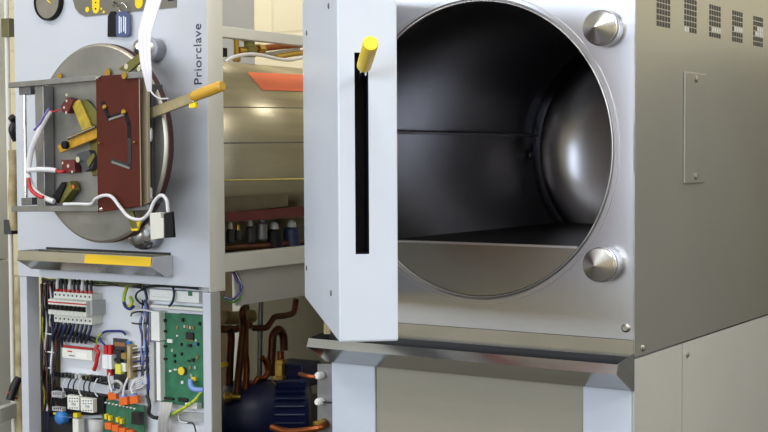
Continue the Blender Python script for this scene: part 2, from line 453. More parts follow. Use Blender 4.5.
pv = [P3(DL-.001, b, z) for b, z in ((b0, sz0), (b1, sz0), (b1, sz1), (b0, sz1))]+[P3(DL-.07, b, z) for b, z in ((b0, sz0), (b1, sz0), (b1, sz1), (b0, sz1))]
pk._add(pv, [(0, 4, 5, 1), (1, 5, 6, 2), (2, 6, 7, 3), (3, 7, 4, 0), (4, 7, 6, 5)])
pk.build('handle_slot', M['slot_dark'], door, label='tall dark slot in the door edge')
MB().tube([EDGE.p(362, 82, -.05), EDGE.p(362.6, 76, 0), EDGE.p(364, 66, .055)], .0075, smooth_path=False).build('handle_rod', M['chrome'], door)
g0, g1 = EDGE.p(363.8, 67, .05), EDGE.p(370.8, 43, .17)
MB().lathe([(.011, 0), (.0138, .008), (.0142, (g1-g0).length-.003), (.0128, (g1-g0).length)], g0, g1-g0, 32).build('handle_grip', M['yellow'], door, label='yellow plastic handle grip')
ic = P3(DL*.535, TH, 1.413)
MB().lathe([(.284, 0), (.284, .008), (.27, .012)], ic, dw, 96).build('inner_lid', M['lid_steel'], door)
MB().lathe([(.300, .0), (.300, .013), (.285, .015), (.285, .0)], ic, dw, 96, False, False).build('door_gasket', M['red_seal'], door, label='red rubber door seal ring')
for px, py in ((329, 6), (307, 33), (307, 268), (331.5, 293)):
    MB().lathe([(.006, 0), (.006, .002), (.003, .003)], OUT.p(px, py), -dw, 14).build('screw', M['dull_steel'], door)
hb = P3(.02, TH*.5, 0)
MB().cyl((hb.x, hb.y, .955), (hb.x, hb.y, ZD0), .012).build('hinge_pin', M['polished'], A)
MB().box((-.829, -.10, ZD1+.002), (-.79, 0, ZD1+.02)).build('hinge_bracket', M['paint_pale'], A)

# ================================================================== FAR AUTOCLAVE (cladding off)
B = thing('autoclave', 'smaller autoclave with its cladding off showing the door mechanism and an open electrical bay', 'autoclave', (-1.61, .55, 0))
XA = -1.988
fa = MB(); fa.box((XA, 0, 1.043), (XL, .004, 2.02)); fa.box((XL-.003, .004, 1.030), (XL, .065, 2.02)); fa.box((XA, .004, 1.043), (XA+.003, .065, 2.02)); fa.box((XA, .004, 1.043), (XL-.003, .06, 1.047))
fa.cur = 0
fas = fa.build('fascia', M['paint_grey_blue'], B)
MB().box((XL, .001, 1.030), (XL+.0015, .0655, 2.02)).build('fascia_return', M['paint_cream'], fas, label='cream right edge of the fascia')
# lettering running up the right of the fascia
cu = bpy.data.curves.new('lettering', 'FONT'); cu.body = 'Priorclave'; cu.size = .0335; cu.extrude = .0004; cu.space_character = 1.06
lt = bpy.data.objects.new('lettering', cu); COL.objects.link(lt)
a_, b_ = FRONT.p(201.6, 85, .001), FRONT.p(201.2, 24.5, .001)
lt.rotation_euler = (PI/2, 0, 0); lt.matrix_world = Matrix.Translation(a_) @ Matrix.Rotation(PI/2, 4, 'X') @ Matrix.Rotation(PI/2, 4, 'Z')
bpy.context.view_layer.update()
sc_ = (b_.z-a_.z)/max(lt.dimensions.x, .01)
cu.size *= sc_
me = bpy.data.meshes.new_from_object(lt.evaluated_get(bpy.context.evaluated_depsgraph_get()))
bpy.data.objects.remove(lt)
mm = Matrix.Rotation(PI/2, 4, 'X') @ Matrix.Rotation(PI/2, 4, 'Z') @ Matrix.Scale(1, 4)
cu_s = sc_; 
xs = [v.co.x for v in me.vertices]; k_ = (b_.z-a_.z)/(max(xs)-min(xs))
for v in me.vertices: v.co = mm @ (Vector((v.co.x*k_, v.co.y*k_*1.0, v.co.z)))
me.materials.clear(); me.materials.append(M['ink'])
lt = bpy.data.objects.new('lettering', me); COL.objects.link(lt); lt.parent = fas; lt.location = a_ - wloc(fas)
# base posts
def post(x0, x1, y0, y1, z1, inner):
    o = MB().box((x0, y0, 0), (x1, y0+.004, z1)); o.box((x1-.003 if inner else x1-.003, y0, 0), (x1, y1, z1)); o.box((x0, y0, 0), (x0+.003, y1*.5, z1))
    return o
MB().box((-1.986, .002, 0), (-1.956, .052, 1.042)).build('base_post', M['paint_grey_blue'], B, .002)
rp = MB().box((-1.262, .002, 0), (XL, .045, 1.029)).build('base_post', M['paint_grey_blue'], B, .002)
MB().box((XL, .004, .0), (XL+.001, .044, 1.027)).build('post_side', M['paint_beige'], rp, label='beige right face of the post')
MB().box((XL-.045, 1.06, 0), (XL, 1.10, 2.0)).build('base_post', M['paint_cream'], B, .002)
MB().box((-2.03, 1.06, 0), (-1.992, 1.10, 2.0)).build('base_post', M['paint_cream'], B, .002)
MB().box((XL-.03, .066, 1.728), (XL, 1.06, 1.758)).build('side_rail', M['paint_cream'], B, .002)
MB().box((XL-.04, .066, 1.080), (XL, 1.06, 1.129)).build('side_rail', M['paint_cream'], B, .002)
MB().box((XL-.022, .13, .980), (XL-.016, 1.06, 1.079)).build('lower_side_panel', M['paint_beige'], B)
MB().box((-1.990, .066, 1.74), (-1.984, 1.15, 2.02)).build('left_side_panel', M['paint_grey_blue'], B)
MB().box((-1.985, 1.06, 1.10), (XL-.05, 1.075, 1.135)).build('rear_rail', M['paint_cream'], B)
# vessel barrel behind the flank
MB().box((-1.965, 1.076, .3), (XL-.05, 1.082, 1.12)).build('rear_panel', M['olive_shade'], B, label='added dark olive sheet standing for shade on the wall behind')  # added sheet: its olive colour paints the shade on the wall behind
VX, VZ, VR = -1.585, 1.387, .31
br = MB().lathe([(VR-.06, .075), (VR, .08), (VR, 1.0), (VR-.05, 1.05)], (VX, 0, VZ), (0, 1, 0), 128, True, True).build('vessel_barrel', M['barrel_steel'], B)
SKIN = Plane((VX+VR-.03, 0, 0), (1, 0, 0))
def on_barrel(px, py, lift=.0015):
    d = ray(px, py); o = CAM
    R = VR+lift; ox, oz = o.x-VX, o.z-VZ
    a = d.x**2+d.z**2; b = 2*(ox*d.x+oz*d.z); c = ox*ox+oz*oz-R*R
    q = b*b-4*a*c
    if q < 0: q = 0
    return o + d*((-b-math.sqrt(q))/(2*a))
lab = MB(); rows = []
for j in range(5):
    t = j/4
    y0_, y1_ = 72+(90-72)*t, 75+(91.7-75)*t; x0_ = 247+(262.7-247)*t
    rows.append([on_barrel(x0_+(312-x0_)*i/8, y0_+(y1_-y0_)*i/8) for i in range(9)])
lab._add([p for r in rows for p in r], [(j*9+i, j*9+i+1, (j+1)*9+i+1, (j+1)*9+i) for j in range(4) for i in range(8)], True)
lab.build('warning_label', M['orange_label'], br, label='orange sticker with a slanted end')
for py0, py1, rr, mk in ((107, 108, .0016, 'dull_steel'), (143, 142.3, .002, 'dull_steel'), (180.5, 179, .003, 'seam_line')):
    MB().tube([on_barrel(222, py0, 0), on_barrel(306, py1, 0)], rr, 8, False).build('cladding_seam', M[mk], br)
# lower cradle rail (dark red) and pale lower ledge of the vessel jacket
CR = Plane((-1.262, 0, 0), (1, 0, 0))
MB().poly(CR, [(222, 213.5), (312, 206), (312, 216.5), (222, 222)], -.02, 0).build('cradle_rail', M['red_dark'], B, label='dark red painted cradle rail')
MB().poly(Plane((-1.29, 0, 0), (1, 0, 0)), [(222, 196.5), (288, 194), (288, 206), (222, 213)], -.01, 0).build('jacket_skirt', M['skirt'], B)
# drip tray
TP = Plane((0, -.085, 0), (0, -1, 0))
xr, xl = TP.p(151.5, 258).x, TP.p(17.5, 254).x; print('tray', xr, xl)
zt, zb2 = TP.p(90, 253.9).z, TP.p(90, 263.6).z
prof = [(-.002, zt-.001), (-.004, zb2-.01), (-.016, zb2-.02), (-.076, zb2+.002), (-.079, zt-.002), (-.082, zt), (-.087, zb2), (-.03, zb2-.031), (-.002, zb2-.031)]
tb = MB().prism([(xl, y, z) for y, z in prof], (xr-xl, 0, 0)).build('drip_tray', M['tray_steel'], B)
for x in (xl-.002, xr):
    MB().prism([(x, y, z) for y, z in [(-.002, zt-.001), (-.08, zt), (-.0875, zb2-.0005), (-.03, zb2-.032), (-.002, zb2-.032)]], (.002, 0, 0)).build('end_cap', M['cap_grey'], tb)
xt0, xt1 = TP.p(85, 258, 0).x, xr-.001
MB().prism([(xt0, -.0835, zt-.0015), (xt0, -.0883, zb2+.001), (xt1, -.0883, zb2+.001), (xt1, -.0835, zt-.0015)], (0, -.0008, 0)).build('yellow_tape', M['yellow_tape'], tb, label='band of yellow tape on the tray front')
MB().box((xl+.03, -.0015, zt-.02), (xr-.006, -.0002, zt+.006)).build('fascia_gap', M['dark'], fas)

# pressure gauge
GP = Plane((0, -.016, 0), (0, -1, 0)); gc = FRONT.p(47.5, .5, .0)
gc = GP.p(46.5, 1.5); gc.y = 0
gg = MB().lathe([(.055, 0), (.055, .014), (.054, .016), (.0495, .016), (.049, .012)], gc, (0, -1, 0), 64, False, False).build('pressure_gauge', M['black'], B)
MB().lathe([(.0495, 0), (.0495, .012)], gc, (0, -1, 0), 48).build('gauge_dial', M['gauge_face'], gg)
MB().tube([gc+Vector((-.006, -.014, .016)), gc+Vector((.002, -.014, .004)), gc+Vector((.016, -.014, -.006))], .002).build('gauge_needle', M['yellow'], gg)
# control label strip
cl = MB()
ctrl = [(73, -40), (72.8, 0), (75, 8), (79, 13.5), (85, 16.6), (176, 7.2), (176, -50)]
cl.poly(FRONT, ctrl, 0, .003)
cpn = cl.build('control_panel', M['panel_label'], B)
def dots(name, lst, m, parent, fr, off, n=24):
    for px, py, rx in lst:
        MB().lathe([(rx, 0), (rx, .0016)], fr.p(px, py, off), fr.n, n).build(name, m, parent)
dots('control_button', [(87.6, 9.5, .0075), (101.6, 8.8, .0035), (104, 12, .004), (118, 7, .004)], M['yellow'], cpn, FRONT, .003)
sw = MB().poly(FRONT, [(92, -3), (92.2, 9), (93.5, 12.5), (96, 13.6), (98.3, 12), (99.3, 8), (99.3, -3.6)], .003, .0046).build('control_button', M['yellow'], cpn)
dots('button_symbol', [(95.7, 2.5, .0022), (95.7, 8.8, .0026)], M['black'], sw, FRONT, .0046, 12)
MB().poly(FRONT, [(135, -4), (135, 5), (136.5, 8), (139, 8.6), (141.5, 7), (142.6, 3), (142.6, -5)], .003, .0046).build('control_button', M['yellow'], cpn)
MB().poly(FRONT, [(168, -6), (168, 1), (174, .2), (174, -6)], .003, .0046).build('indicator_window', M['black'], cpn)
# locking studs of the far machine
for px, py, kk in ((145.5, 49, .88), (141.5, 234, 1.12)):
    q = FRONT.p(px, py, .05)
    sdm = MB().lathe([(.036*kk, 0), (.036*kk, .03), (.040*kk, .034)], (q.x, 0, q.z), (0, -1, 0), 48, True).build('locking_stud', M['knob_steel'], B)
    MB().lathe([(.040*kk, .034), (.0395*kk, .046), (.036*kk, .060), (.029*kk, .074), (.018*kk, .084), (.0, .088)], (q.x, 0, q.z), (0, -1, 0), 48, True).build('stud_dome', M['knob_steel'], sdm, label='rounded steel dome cap')

# ---- its door (lid) with the locking mechanism
LC = LID.p(96, 143.5, .06); 
def lidc(u, z): return LID.O + LID.u*u + Vector((0, 0, z))
lr = .274
pr = [(lr, 0), (lr, .008), (lr-.006, .0145), (lr-.05, .017), (0, .018)]
lc0 = LC - LID.n*.018
vd = MB().lathe(pr, lc0, LID.n, 128, False).build('vessel_door', M['lid_steel'], B)
MB().lathe([(lr-.004, -.016), (lr+.001, -.012), (lr+.001, .004), (lr-.002, .006), (lr-.01, .003)], lc0, LID.n, 128, True, False).build('door_gasket', M['gasket'], vd, label='dark maroon seal around the disc rim')
MB().lathe([(lr+.0005, .0078), (lr-.006, .0150), (lr-.0075, .0152)], lc0, LID.n, 128, True, False).build('bevelled_rim', M['lid_rim'], vd)
def lp(name, pts, o0, o1, m, label=None, bev=.0015):
    return MB().poly(LID, pts, o0, o1).build(name, M[m], vd, bev, label)
lp('frame_bar', [(8, 82.5), (95.5, 75.2), (95.5, 80.6), (8, 88)], .095, .115, 'bar_steel')
lp('frame_bar', [(11, 206), (97.5, 205.4), (97.5, 211.4), (11, 211.8)], .095, .115, 'bar_steel')
lp('frame_bar', [(34.5, 86), (43, 85.5), (45, 207), (37, 207)], .062, .097, 'bar_steel')
MB().cyl(LID.p(24.6, 92, .09), LID.p(26, 202, .09), .0052).build('guide_rod', M['chrome'], vd)
lp('rod_clamp', [(18.5, 87), (30, 86), (30.3, 94), (19, 95)], .07, .10, 'dull_steel')
lp('rod_clamp', [(21, 198), (31.5, 197.4), (31.8, 205), (21.3, 205.5)], .07, .10, 'dull_steel')
lp('frame_bar', [(126, 206.5), (148, 204.5), (148.5, 210), (127, 211.5)], .095, .112, 'dull_steel')
lp('side_plate', [(140.8, 81), (147, 76), (148, 203), (142.2, 207)], .096, .106, 'edge_cream', 'cream side plate behind the red cover')
rpl = lp('mechanism_cover', [(95.6, 76), (139.2, 73), (141.2, 206), (97.8, 212.5)], .119, .124, 'rust_plate', 'red-brown cover plate with a zigzag slot')
MB().poly(LID, [(139.3, 73), (141.3, 206), (140.6, 206.4), (138.7, 73.3)], .1235, .1248).build('cover_edge', M['edge_cream'], rpl)
def strip(path, w_, fr, o0, o1):
    m = MB(); P = [fr.p(x, y, o1) for x, y in path]
    for i in range(len(P)-1):
        d = (P[i+1]-P[i]); s_ = fr.n.cross(d).normalized()*w_
        e = d.normalized()*w_*.6
        m.prism([P[i]-s_-e, P[i]+s_-e, P[i+1]+s_+e, P[i+1]-s_+e], fr.n*(o0-o1))
    return m
strip([(102.8, 103), (108.8, 118.5), (125.2, 113), (128.6, 124), (129.4, 142)], .0065, LID, .1235, .1252).build('guide_slot', M['black'], rpl)
strip([(129.4, 140), (129.6, 166.5), (111.5, 161)], .0065, LID, .1235, .1253).build('guide_slot', M['dark'], rpl)
strip([(109, 119.5), (124, 114.5)], .0028, LID, .1252, .1262).build('slot_edge', M['bar_steel'], rpl)
strip([(112, 162), (129, 168)], .0028, LID, .1252, .1262).build('slot_edge', M['bar_steel'], rpl)
for px, py, r_, mk in ((125, 112, .008, 'brass'), (106, 107, .007, 'brass'), (99.5, 77.5, .0055, 'chrome'), (102.5, 209, .005, 'chrome'), (136, 142, .003, 'brass'), (101, 143, .003, 'brass')):
    MB().lathe([(r_, 0), (r_, .006), (r_*.6, .009)], LID.p(px, py, .124), LID.n, 20).build('roller' if r_ > .006 else 'cover_screw', M[mk], rpl)
lb = lp('link_plate', [(122, 72.5), (145, 71.5), (145.5, 77.5), (123, 79)], .124, .132, 'bar_steel', 'flat steel link at the cover top')
MB().lathe([(.009, 0), (.009, .006)], LID.p(125.5, 75.6, .131), LID.n, 20).build('link_bolt', M['brass'], lb)
lv = MB().poly(LID, [(143.5, 110), (192.5, 91.5), (193.5, 102.5), (145, 121)], .082, .090).build('door_lever', M['lever_steel'], vd, .002, 'flat steel lever with a yellow grip')
g0, g1 = LID.p(192.5, 97, .086), LID.p(222.5, 85.5, .086)
gl = (g1-g0).length
MB().lathe([(.010, 0), (.0140, .01), (.0150, gl*.5), (.0142, gl-.006), (.011, gl)], g0, g1-g0, 32).build('lever_grip', M['yellow_grip'], lv, label='yellow plastic lever grip')
MB().poly(LID, [(189, 104), (195.5, 102), (195.5, 107.5), (189, 108)], .08, .09).build('lever_tag', M['yellow'], lv)
lp('link_bar', [(71, 104), (79, 99), (92, 128), (83, 133)], .07, .078, 'zinc_yellow', 'yellow zinc-plated link bar')
lp('link_bar', [(80, 103), (86, 99), (97, 112), (97, 126), (91, 124)], .064, .07, 'olive_metal')
lp('link_bar', [(57, 146), (97, 127), (97, 138), (60, 153)], .082, .09, 'zinc_orange', 'orange-yellow link bar with a black bolt')
lp('link_bar', [(88, 128), (97, 122), (97, 175), (92, 176)], .06, .066, 'olive_metal')
MB().cyl(LID.p(68, 138.5, .095), LID.p(96, 126.5, .095), .0045).build('link_rod', M['polished'], vd)
MB().lathe([(.011, 0), (.011, .012), (.006, .014)], LID.p(67, 145, .09), LID.n, 20).build('link_bolt', M['black'], vd)
lp('latch_bracket', [(76, 154), (88, 150), (94, 160), (92, 168), (84, 172), (80, 164)], .066, .088, 'bar_dark')
lp('latch_bracket', [(86, 161), (93, 153), (94.5, 157), (88, 168)], .088, .093, 'olive_metal')
MB().lathe([(.008, 0), (.008, .01)], LID.p(80.5, 159.5, .088), LID.n, 12).build('latch_bolt', M['chrome'], vd)
s1 = lp('microswitch', [(60.5, 106), (67, 97), (73, 100.5), (67.5, 113.5), (62, 112)], .064, .085, 'red_dark', 'small red switch on the disc')
dots('switch_terminal', [(67, 95, .0045), (67, 101, .004), (64.5, 107.5, .004), (66.5, 112.5, .004)], M['chrome'], s1, LID, .085, 10)
s2 = lp('microswitch', [(61, 160), (74, 159.5), (75, 172.5), (62.5, 173.5)], .064, .085, 'red_dark', 'small red switch beside the sleeved wires')
dots('switch_terminal', [(63, 163, .004), (68.5, 166, .005), (72.5, 171.8, .004)], M['chrome'], s2, LID, .085, 10)
s3 = lp('microswitch', [(52.5, 195.5), (61.5, 182), (65.5, 184.5), (57, 203.5)], .066, .10, 'black', 'black tilted switch block')
MB().poly(LID, [(65.6, 184.5), (70, 181), (72, 190), (62, 203), (57.2, 203.6)], .066, .094).build('switch_bracket', M['olive_metal'], s3)
dots('switch_terminal', [(73, 187, .006)], M['orange_plug'], s3, LID, .09, 12)
for pts_ in ([(118, 69), (139, 53), (145, 58), (128, 73)], [(122, 208), (131, 207.5), (138, 228), (132, 229)]):
    lp('hinge_strap', pts_, .08, .088, 'olive_metal')
lp('hinge_strap', [(131, 224), (141, 220), (137, 231), (131, 231)], .08, .087, 'yellow')
dots('strap_bolt', [(126.5, 66.5, .008), (139, 69, .007), (126, 214, .006)], M['chrome'], vd, LID, .088, 8)
dots('lug', [(59.5, 76.5, .010), (107.5, 72.5, .0115)], M['brass'], vd, LID, .066, 20)
for py in (137.5, 197):
    MB().lathe([(.007, 0), (.009, .008), (.009, .03), (.007, .036)], LID.p(149.5, py+4, .085), (0, 0, 1), 14).build('roller', M['chrome'], vd)
lp('latch_strip', [(147, 84), (151.5, 84), (152, 202), (148, 205)], .03, .07, 'bar_dark')

# ------------------------------------------------------------------ cables on the far machine's door: each a thing of its own
def cable(name, label, cat, fr, pts, r, m, group=None, seg=10):
    o = frame_tube(fr, pts, r, seg=seg).build(name, M[m]); return tag(o, label, cat, group)
# flat ribbon
def ribbon(L_, R_, fr, off):
    P = catmull([fr.p(x, y, o) for (x, y), o in zip(L_, off)], 5); Q = catmull([fr.p(x, y, o) for (x, y), o in zip(R_, off)], 5)
    m = MB(); n = len(P); K = 6; vs = []
    for a, b in zip(P, Q):
        for k in range(K+1):
            q = a.lerp(b, k/K); vs.append(q+fr.n*(.0018*(k % 2)))
    back = [v-fr.n*.003 for v in vs]; N = len(vs)
    fs = []
    for i in range(n-1):
        for k in range(K):
            a = i*(K+1)+k; fs.append((a, a+1, a+K+2, a+K+1)); fs.append((N+a, N+a+K+1, N+a+K+2, N+a+1))
        a = i*(K+1); fs.append((a, a+K+1, N+a+K+1, N+a)); a += K; fs.append((a, N+a, N+a+K+1, a+K+1))
    return m._add(vs+back, fs, False)
rb = ribbon([(148, -12), (146.4, 0), (140.5, 22), (138, 37), (139.7, 59), (142.5, 73), (147, 91)],
            [(163.5, -12), (160.8, 0), (154, 22), (150.7, 34), (150, 56), (151, 72), (151, 92)], LID, [.10, .11, .125, .135, .14, .142, .13]).build('ribbon_cable', M['ribbon'])
tag(rb, 'wide flat white ribbon cable hanging down past the upper stud', 'cable')
cable('signal_wire', 'thin white wire curving from the ribbon end to the lever', 'wire', LID, [(150, 90, .135), (154, 95, .13), (160, 98.5, .12), (168, 98.5, .10)], .0022, 'cable_white')
cable('sleeved_cable', 'white sleeved cable arching down the left of the disc', 'cable', LID, [(50, 111, .10), (45, 119, .11), (37, 136, .12), (31, 152, .12), (28, 170, .12)], .0085, 'cable_white')
cable('sleeved_cable', 'short white sleeved cable running to the lower red switch', 'cable', LID, [(27, 170.5, .125), (36, 169.5, .12), (46, 169.5, .11), (56, 170.5, .095)], .0075, 'cable_white')
cable('red_lead', 'thin red lead from the white sleeve to the lower red switch', 'wire', LID, [(56, 170, .098), (60, 172, .092), (64, 171, .09)], .004, 'red')
cable('sleeved_cable', 'white sleeved cable bending down to the black switch block', 'cable', LID, [(28, 172, .12), (30.5, 183, .12), (37, 193, .12), (46, 198.5, .118), (54, 201.5, .112)], .0075, 'cable_white')
cable('red_lead', 'thick red lead wrapped along the bottom cable bend', 'wire', LID, [(28.5, 178, .13), (30, 188, .132), (36, 194.5, .132), (43, 197.5, .13)], .0055, 'red')
cable('purple_lead', 'purple lead beside the upper end of the white sleeve', 'wire', LID, [(49, 108.5, .108), (44, 116, .118), (39.5, 124, .124), (34, 130, .124)], .003, 'purple_wire')
cable('red_lead', 'thin dark red lead reaching the upper red switch', 'wire', LID, [(50, 111, .10), (55, 111.5, .095), (60, 109, .09)], .0022, 'red')
cable('white_cable', 'white cable looping over the red cover down to the hanging switch', 'cable', LID, [(64, 204.2, .123), (78, 204, .124), (91, 204, .126), (95.5, 199, .135), (104, 195.5, .138), (112, 197, .138), (120, 207, .138), (129, 217, .138), (141, 219.5, .135), (149, 213, .135), (154, 202, .13), (161, 195.3, .13), (166.5, 200, .13), (168, 212, .13)], .0047, 'cable_white')
ls = thing('limit_switch', 'cream and black limit switch hanging over the lower stud of the far machine', 'switch', LID.p(160, 240, .10))
MB().poly(LID, [(149.4, 213), (160.5, 212.2), (160.8, 218), (163.2, 218), (163.4, 238), (150.5, 240)], .118, .135).build('switch_body', M['switch_body'], ls, .0015)
MB().poly(LID, [(163.4, 214), (171.5, 211.5), (173.2, 237.5), (163.6, 238)], .122, .132).build('switch_plug', M['black'], ls, .0015)
# keys
ky = thing('key_ring', 'steel key ring with one black and one blue tag hanging on the control panel', 'keys', FRONT.p(121, 38, .01))
rc = FRONT.p(122.5, 8.2, .014)
MB().tube([rc+Vector((.0145*math.cos(t), -.004*math.sin(t), .0145*math.sin(t))) for t in [2*PI*k/24 for k in range(25)]], .0016, 8, False).build('ring', M['chrome'], ky)
MB().poly(FRONT, [(107.3, 36.8), (107.6, 16), (110.5, 11.5), (114.5, 11.3), (116, 15), (116, 36.6)], .004, .009).build('key_tag', M['black'], ky, .001, 'black key tag')
bt = MB().poly(FRONT, [(115.8, 35), (115.6, 15), (118, 11.6), (126.5, 11.4), (129.2, 15), (129.4, 34.5), (127.5, 36.6), (117.5, 37)], .009, .014).build('key_tag', M['fob_blue'], ky, .001, 'blue key tag with white lettering')
tx = MB()
for i, xx in enumerate((119.2, 121, 123.6, 125.4)):
    tx.poly(FRONT, [(xx-.5, 16+i % 2), (xx+.5, 16+i % 2), (xx+.5, 33.5-i % 3), (xx-.5, 33.5-i % 3)], .0135, .0146)
tx.build('tag_print', M['print_white'], bt)
MB().tube([FRONT.p(113.5, 2, .004), FRONT.p(113, 3.5, .02), FRONT.p(114.5, 6, .016), FRONT.p(117.5, 6.5, .014)], .003).build('key_shank', M['dull_steel'], ky)

# ================================================================== ELECTRICAL BAY (things fixed to one white mounting plate)
mp_ = MB().poly(BAY, [(60.5, 284), (213, 284), (213, 520), (60.5, 520)], -.004, 0).build('mounting_plate', M['mount_plate']); tag(mp_, 'white mounting plate at the back of the open electrical bay', 'plate')
dl = MB().poly(BAY, [(44, 280), (61, 280), (61, 520), (44, 520)], -.03, -.02).build('cable_duct', M['bay_steel']); tag(dl, 'olive-brown metal duct strip left of the white mounting plate', 'duct')
# circuit breakers
PB = .0178; MZ = BAY.p(48, 291, .045).z
bx0 = BAY.p(48, 300, .068).x
br0 = thing('circuit_breaker', 'leftmost cream circuit breaker in the row', 'breaker', (bx0, .10, MZ-.092), 'circuit breakers in the top row')
pf = [(.10, 0), (.055, 0), (.055, -.019), (.032, -.021), (.032, -.066), (.055, -.068), (.055, -.092), (.10, -.092)]
MB().prism([(bx0+.0004, y, MZ+z) for y, z in pf], (PB-.0008, 0, 0)).build('breaker_body', M['cream_plastic'], br0, .0006)
MB().prism([(bx0+.0022, y, MZ+z) for y, z in [(.032, -.036), (.021, -.041), (.021, -.050), (.032, -.052)]], (PB-.0044, 0, 0)).build('breaker_toggle', M['black'], br0)
MB().box((bx0, .0308, MZ-.031), (bx0+PB, .0321, MZ-.027)).build('red_stripe', M['red'], br0, label='red line')
MB().box((bx0+.006, .0543, MZ-.012), (bx0+.0115, .0552, MZ-.006)).build('terminal_hole', M['dark'], br0)
MB().box((bx0+.006, .0543, MZ-.084), (bx0+.0115, .0552, MZ-.078)).build('terminal_hole', M['dark'], br0)
MB().box((bx0+.005, .058, MZ+.0), (bx0+.0125, .066, MZ+.010)).build('terminal_ferrule', M['red'], br0)
for i in range(1, 9):
    dup(br0, (PB*i, 0, 0), 'cream circuit breaker, %s in the row' % ORD[i])
xe = bx0+9*PB
eb = MB().box((xe+.001, .045, MZ-.062), (xe+.012, .10, MZ-.02)).build('rail_end_stop', M['grey_plastic']); tag(eb, 'grey rail end stop at the right of the breaker row', 'end stop')
for i in range(9):
    x = bx0+PB*(i+.5)
    c = 'black_wire' if i % 3 else 'cable_white'
    o = MB().tube([(x, .062, MZ+.008), (x, .062, MZ+.022), (x-.004, .07, MZ+.04), (x-.012, .09, MZ+.055)], .0045 if i % 3 else .005, 8).build('breaker_wire', M[c])
    tag(o, '%s wire entering the top of the %s breaker' % ('black' if i % 3 else 'white', ORD[i]), 'wire', 'wires above the breakers')
    o = MB().tube([(x, .060, MZ-.090), (x, .056, MZ-.106), (x-.008, .055, MZ-.125), (x-.022, .06, MZ-.142), (x-.034, .07, MZ-.150), (x-.05, .085, MZ-.142)], .0042, 8).build('breaker_wire', M['black_wire' if i % 2 else 'navy_wire'])
    tag(o, '%s wire curving down from the %s breaker' % ('black' if i % 2 else 'navy', ORD[i]), 'wire', 'wires below the breakers')
cable('wire_bundle', 'thick navy wire bundle running down the left of the bay', 'cable', BAY, [(50, 284, .0), (51, 300, .01), (50, 330, .015), (50.5, 360, .015), (49, 395, .015), (48, 440, .01)], .013, 'navy_wire')
cable('wire_bundle', 'black wire bundle at the far left edge of the bay', 'cable', BAY, [(44, 284, -.01), (45, 320, -.005), (43.5, 360, -.005), (44.5, 400, -.005), (44, 440, -.01)], .012, 'black_wire')
cable('yellow_wire', 'thin yellow wire down the left bundle of the bay', 'wire', BAY, [(55, 322, .01), (55, 345, .02), (54, 370, .02), (55, 385, .015)], .0025, 'yg_wire')
wb = thing('wire_bundle', 'loose multicoloured wires hanging in front of the olive duct strip', 'cable', BAY.p(55, 400, .0))
for i in range(14):
    x = 43+random.random()*15; ys = [283+k*16 for k in range(9)]
    frame_tube(BAY, [(x+random.uniform(-2.2, 2.2), y, .012+random.random()*.03) for y in ys], .0022+.0012*random.random(), seg=6).build('strand', M[random.choice(['black_wire', 'black_wire', 'navy_wire', 'copper_dull', 'yg_wire', 'cable_white', 'bar_dark', 'red_dark'])], wb)
for i, py in enumerate((334, 352, 368)):
    o = MB().tube([BAY.p(45, py-.6, .025), BAY.p(49, py, .032), BAY.p(54, py+.6, .025)], .0022, 8).build('cable_tie', M['white_plastic'])
    tag(o, 'white cable tie, %s of the three around the left bundle' % ('topmost', 'middle one', 'lowest')[i], 'cable tie', 'cable ties on the left bundle')
cable('wire_bundle', 'dark wire bundle sweeping right beneath the breakers', 'cable', BAY, [(55, 328, .02), (64, 332, .025), (75, 334, .028), (88, 338, .028), (97, 341, .02)], .0075, 'black_wire')
cable('blue_wire', 'dark blue wire arching to the right above the red plugs', 'wire', BAY, [(94, 341, .02), (100, 335, .02), (106, 331.5, .02), (116, 331, .02), (122, 331.5, .02), (126, 335, .015)], .0035, 'blue_wire')
cable('blue_wire', 'blue wire looping down to the red crimp terminals', 'wire', BAY, [(99, 336, .024), (101, 341, .024), (105, 345, .022)], .003, 'blue_wire')
cable('earth_wire', 'yellow and green wire tucked by the blue loop', 'wire', BAY, [(96, 344, .022), (98, 337, .026), (102, 333, .022)], .003, 'yg_wire')
cable('blue_wire', 'short dark blue wire dropping left of the ballast box', 'wire', BAY, [(61, 330, .03), (61.5, 338, .028), (62.5, 347, .02)], .004, 'navy_wire')
tb_ = MB().rect(BAY, 58, 325, 66, 333.5, .005, .03).build('blue_terminal', M['blue_wire'], None, .001); tag(tb_, 'small dark blue terminal block under the left breakers', 'terminal')
# ballast box
bb = thing('ballast_box', 'flat white box with a red top edge and printed label under the breakers', 'box', BAY.p(78, 362, .0))
MB().rect(BAY, 62, 347.5, 92, 361, 0, .022).build('box_body', M['cream_plastic'], bb, .001)
MB().rect(BAY, 62.3, 347.2, 91.8, 348.0, .018, .0224).build('red_edge', M['red'], bb)
MB().rect(BAY, 67.5, 350.5, 72, 352.2, .0215, .0226).build('red_print', M['red'], bb)
MB().rect(BAY, 69, 355, 74.5, 356.4, .0215, .0226).build('black_print', M['ink'], bb)
MB().rect(BAY, 76, 352, 87, 359, .0215, .0224).build('label_panel', M['white_plastic'], bb)
cable('red_plug_lead', 'twisted red lead right of the ballast box', 'wire', BAY, [(98, 344.5, .015), (96, 349, .02), (98.5, 352.5, .02), (97, 358, .02), (96.2, 364, .02), (94, 370, .018)], .0062, 'red')
rl = thing('relay', 'white relay with red terminals above and below beside the power board', 'relay', BAY.p(107, 376, .0))
MB().rect(BAY, 102, 354.5, 111.5, 369.5, 0, .03).build('relay_body', M['relay_white'], rl, .001)
for a in (103.2, 107.6): MB().rect(BAY, a, 345, a+3.4, 355, .008, .022).build('relay_terminal', M['red'], rl, .001)
MB().rect(BAY, 106.5, 369.2, 111.3, 376, .006, .02).build('relay_terminal', M['red'], rl, .001)
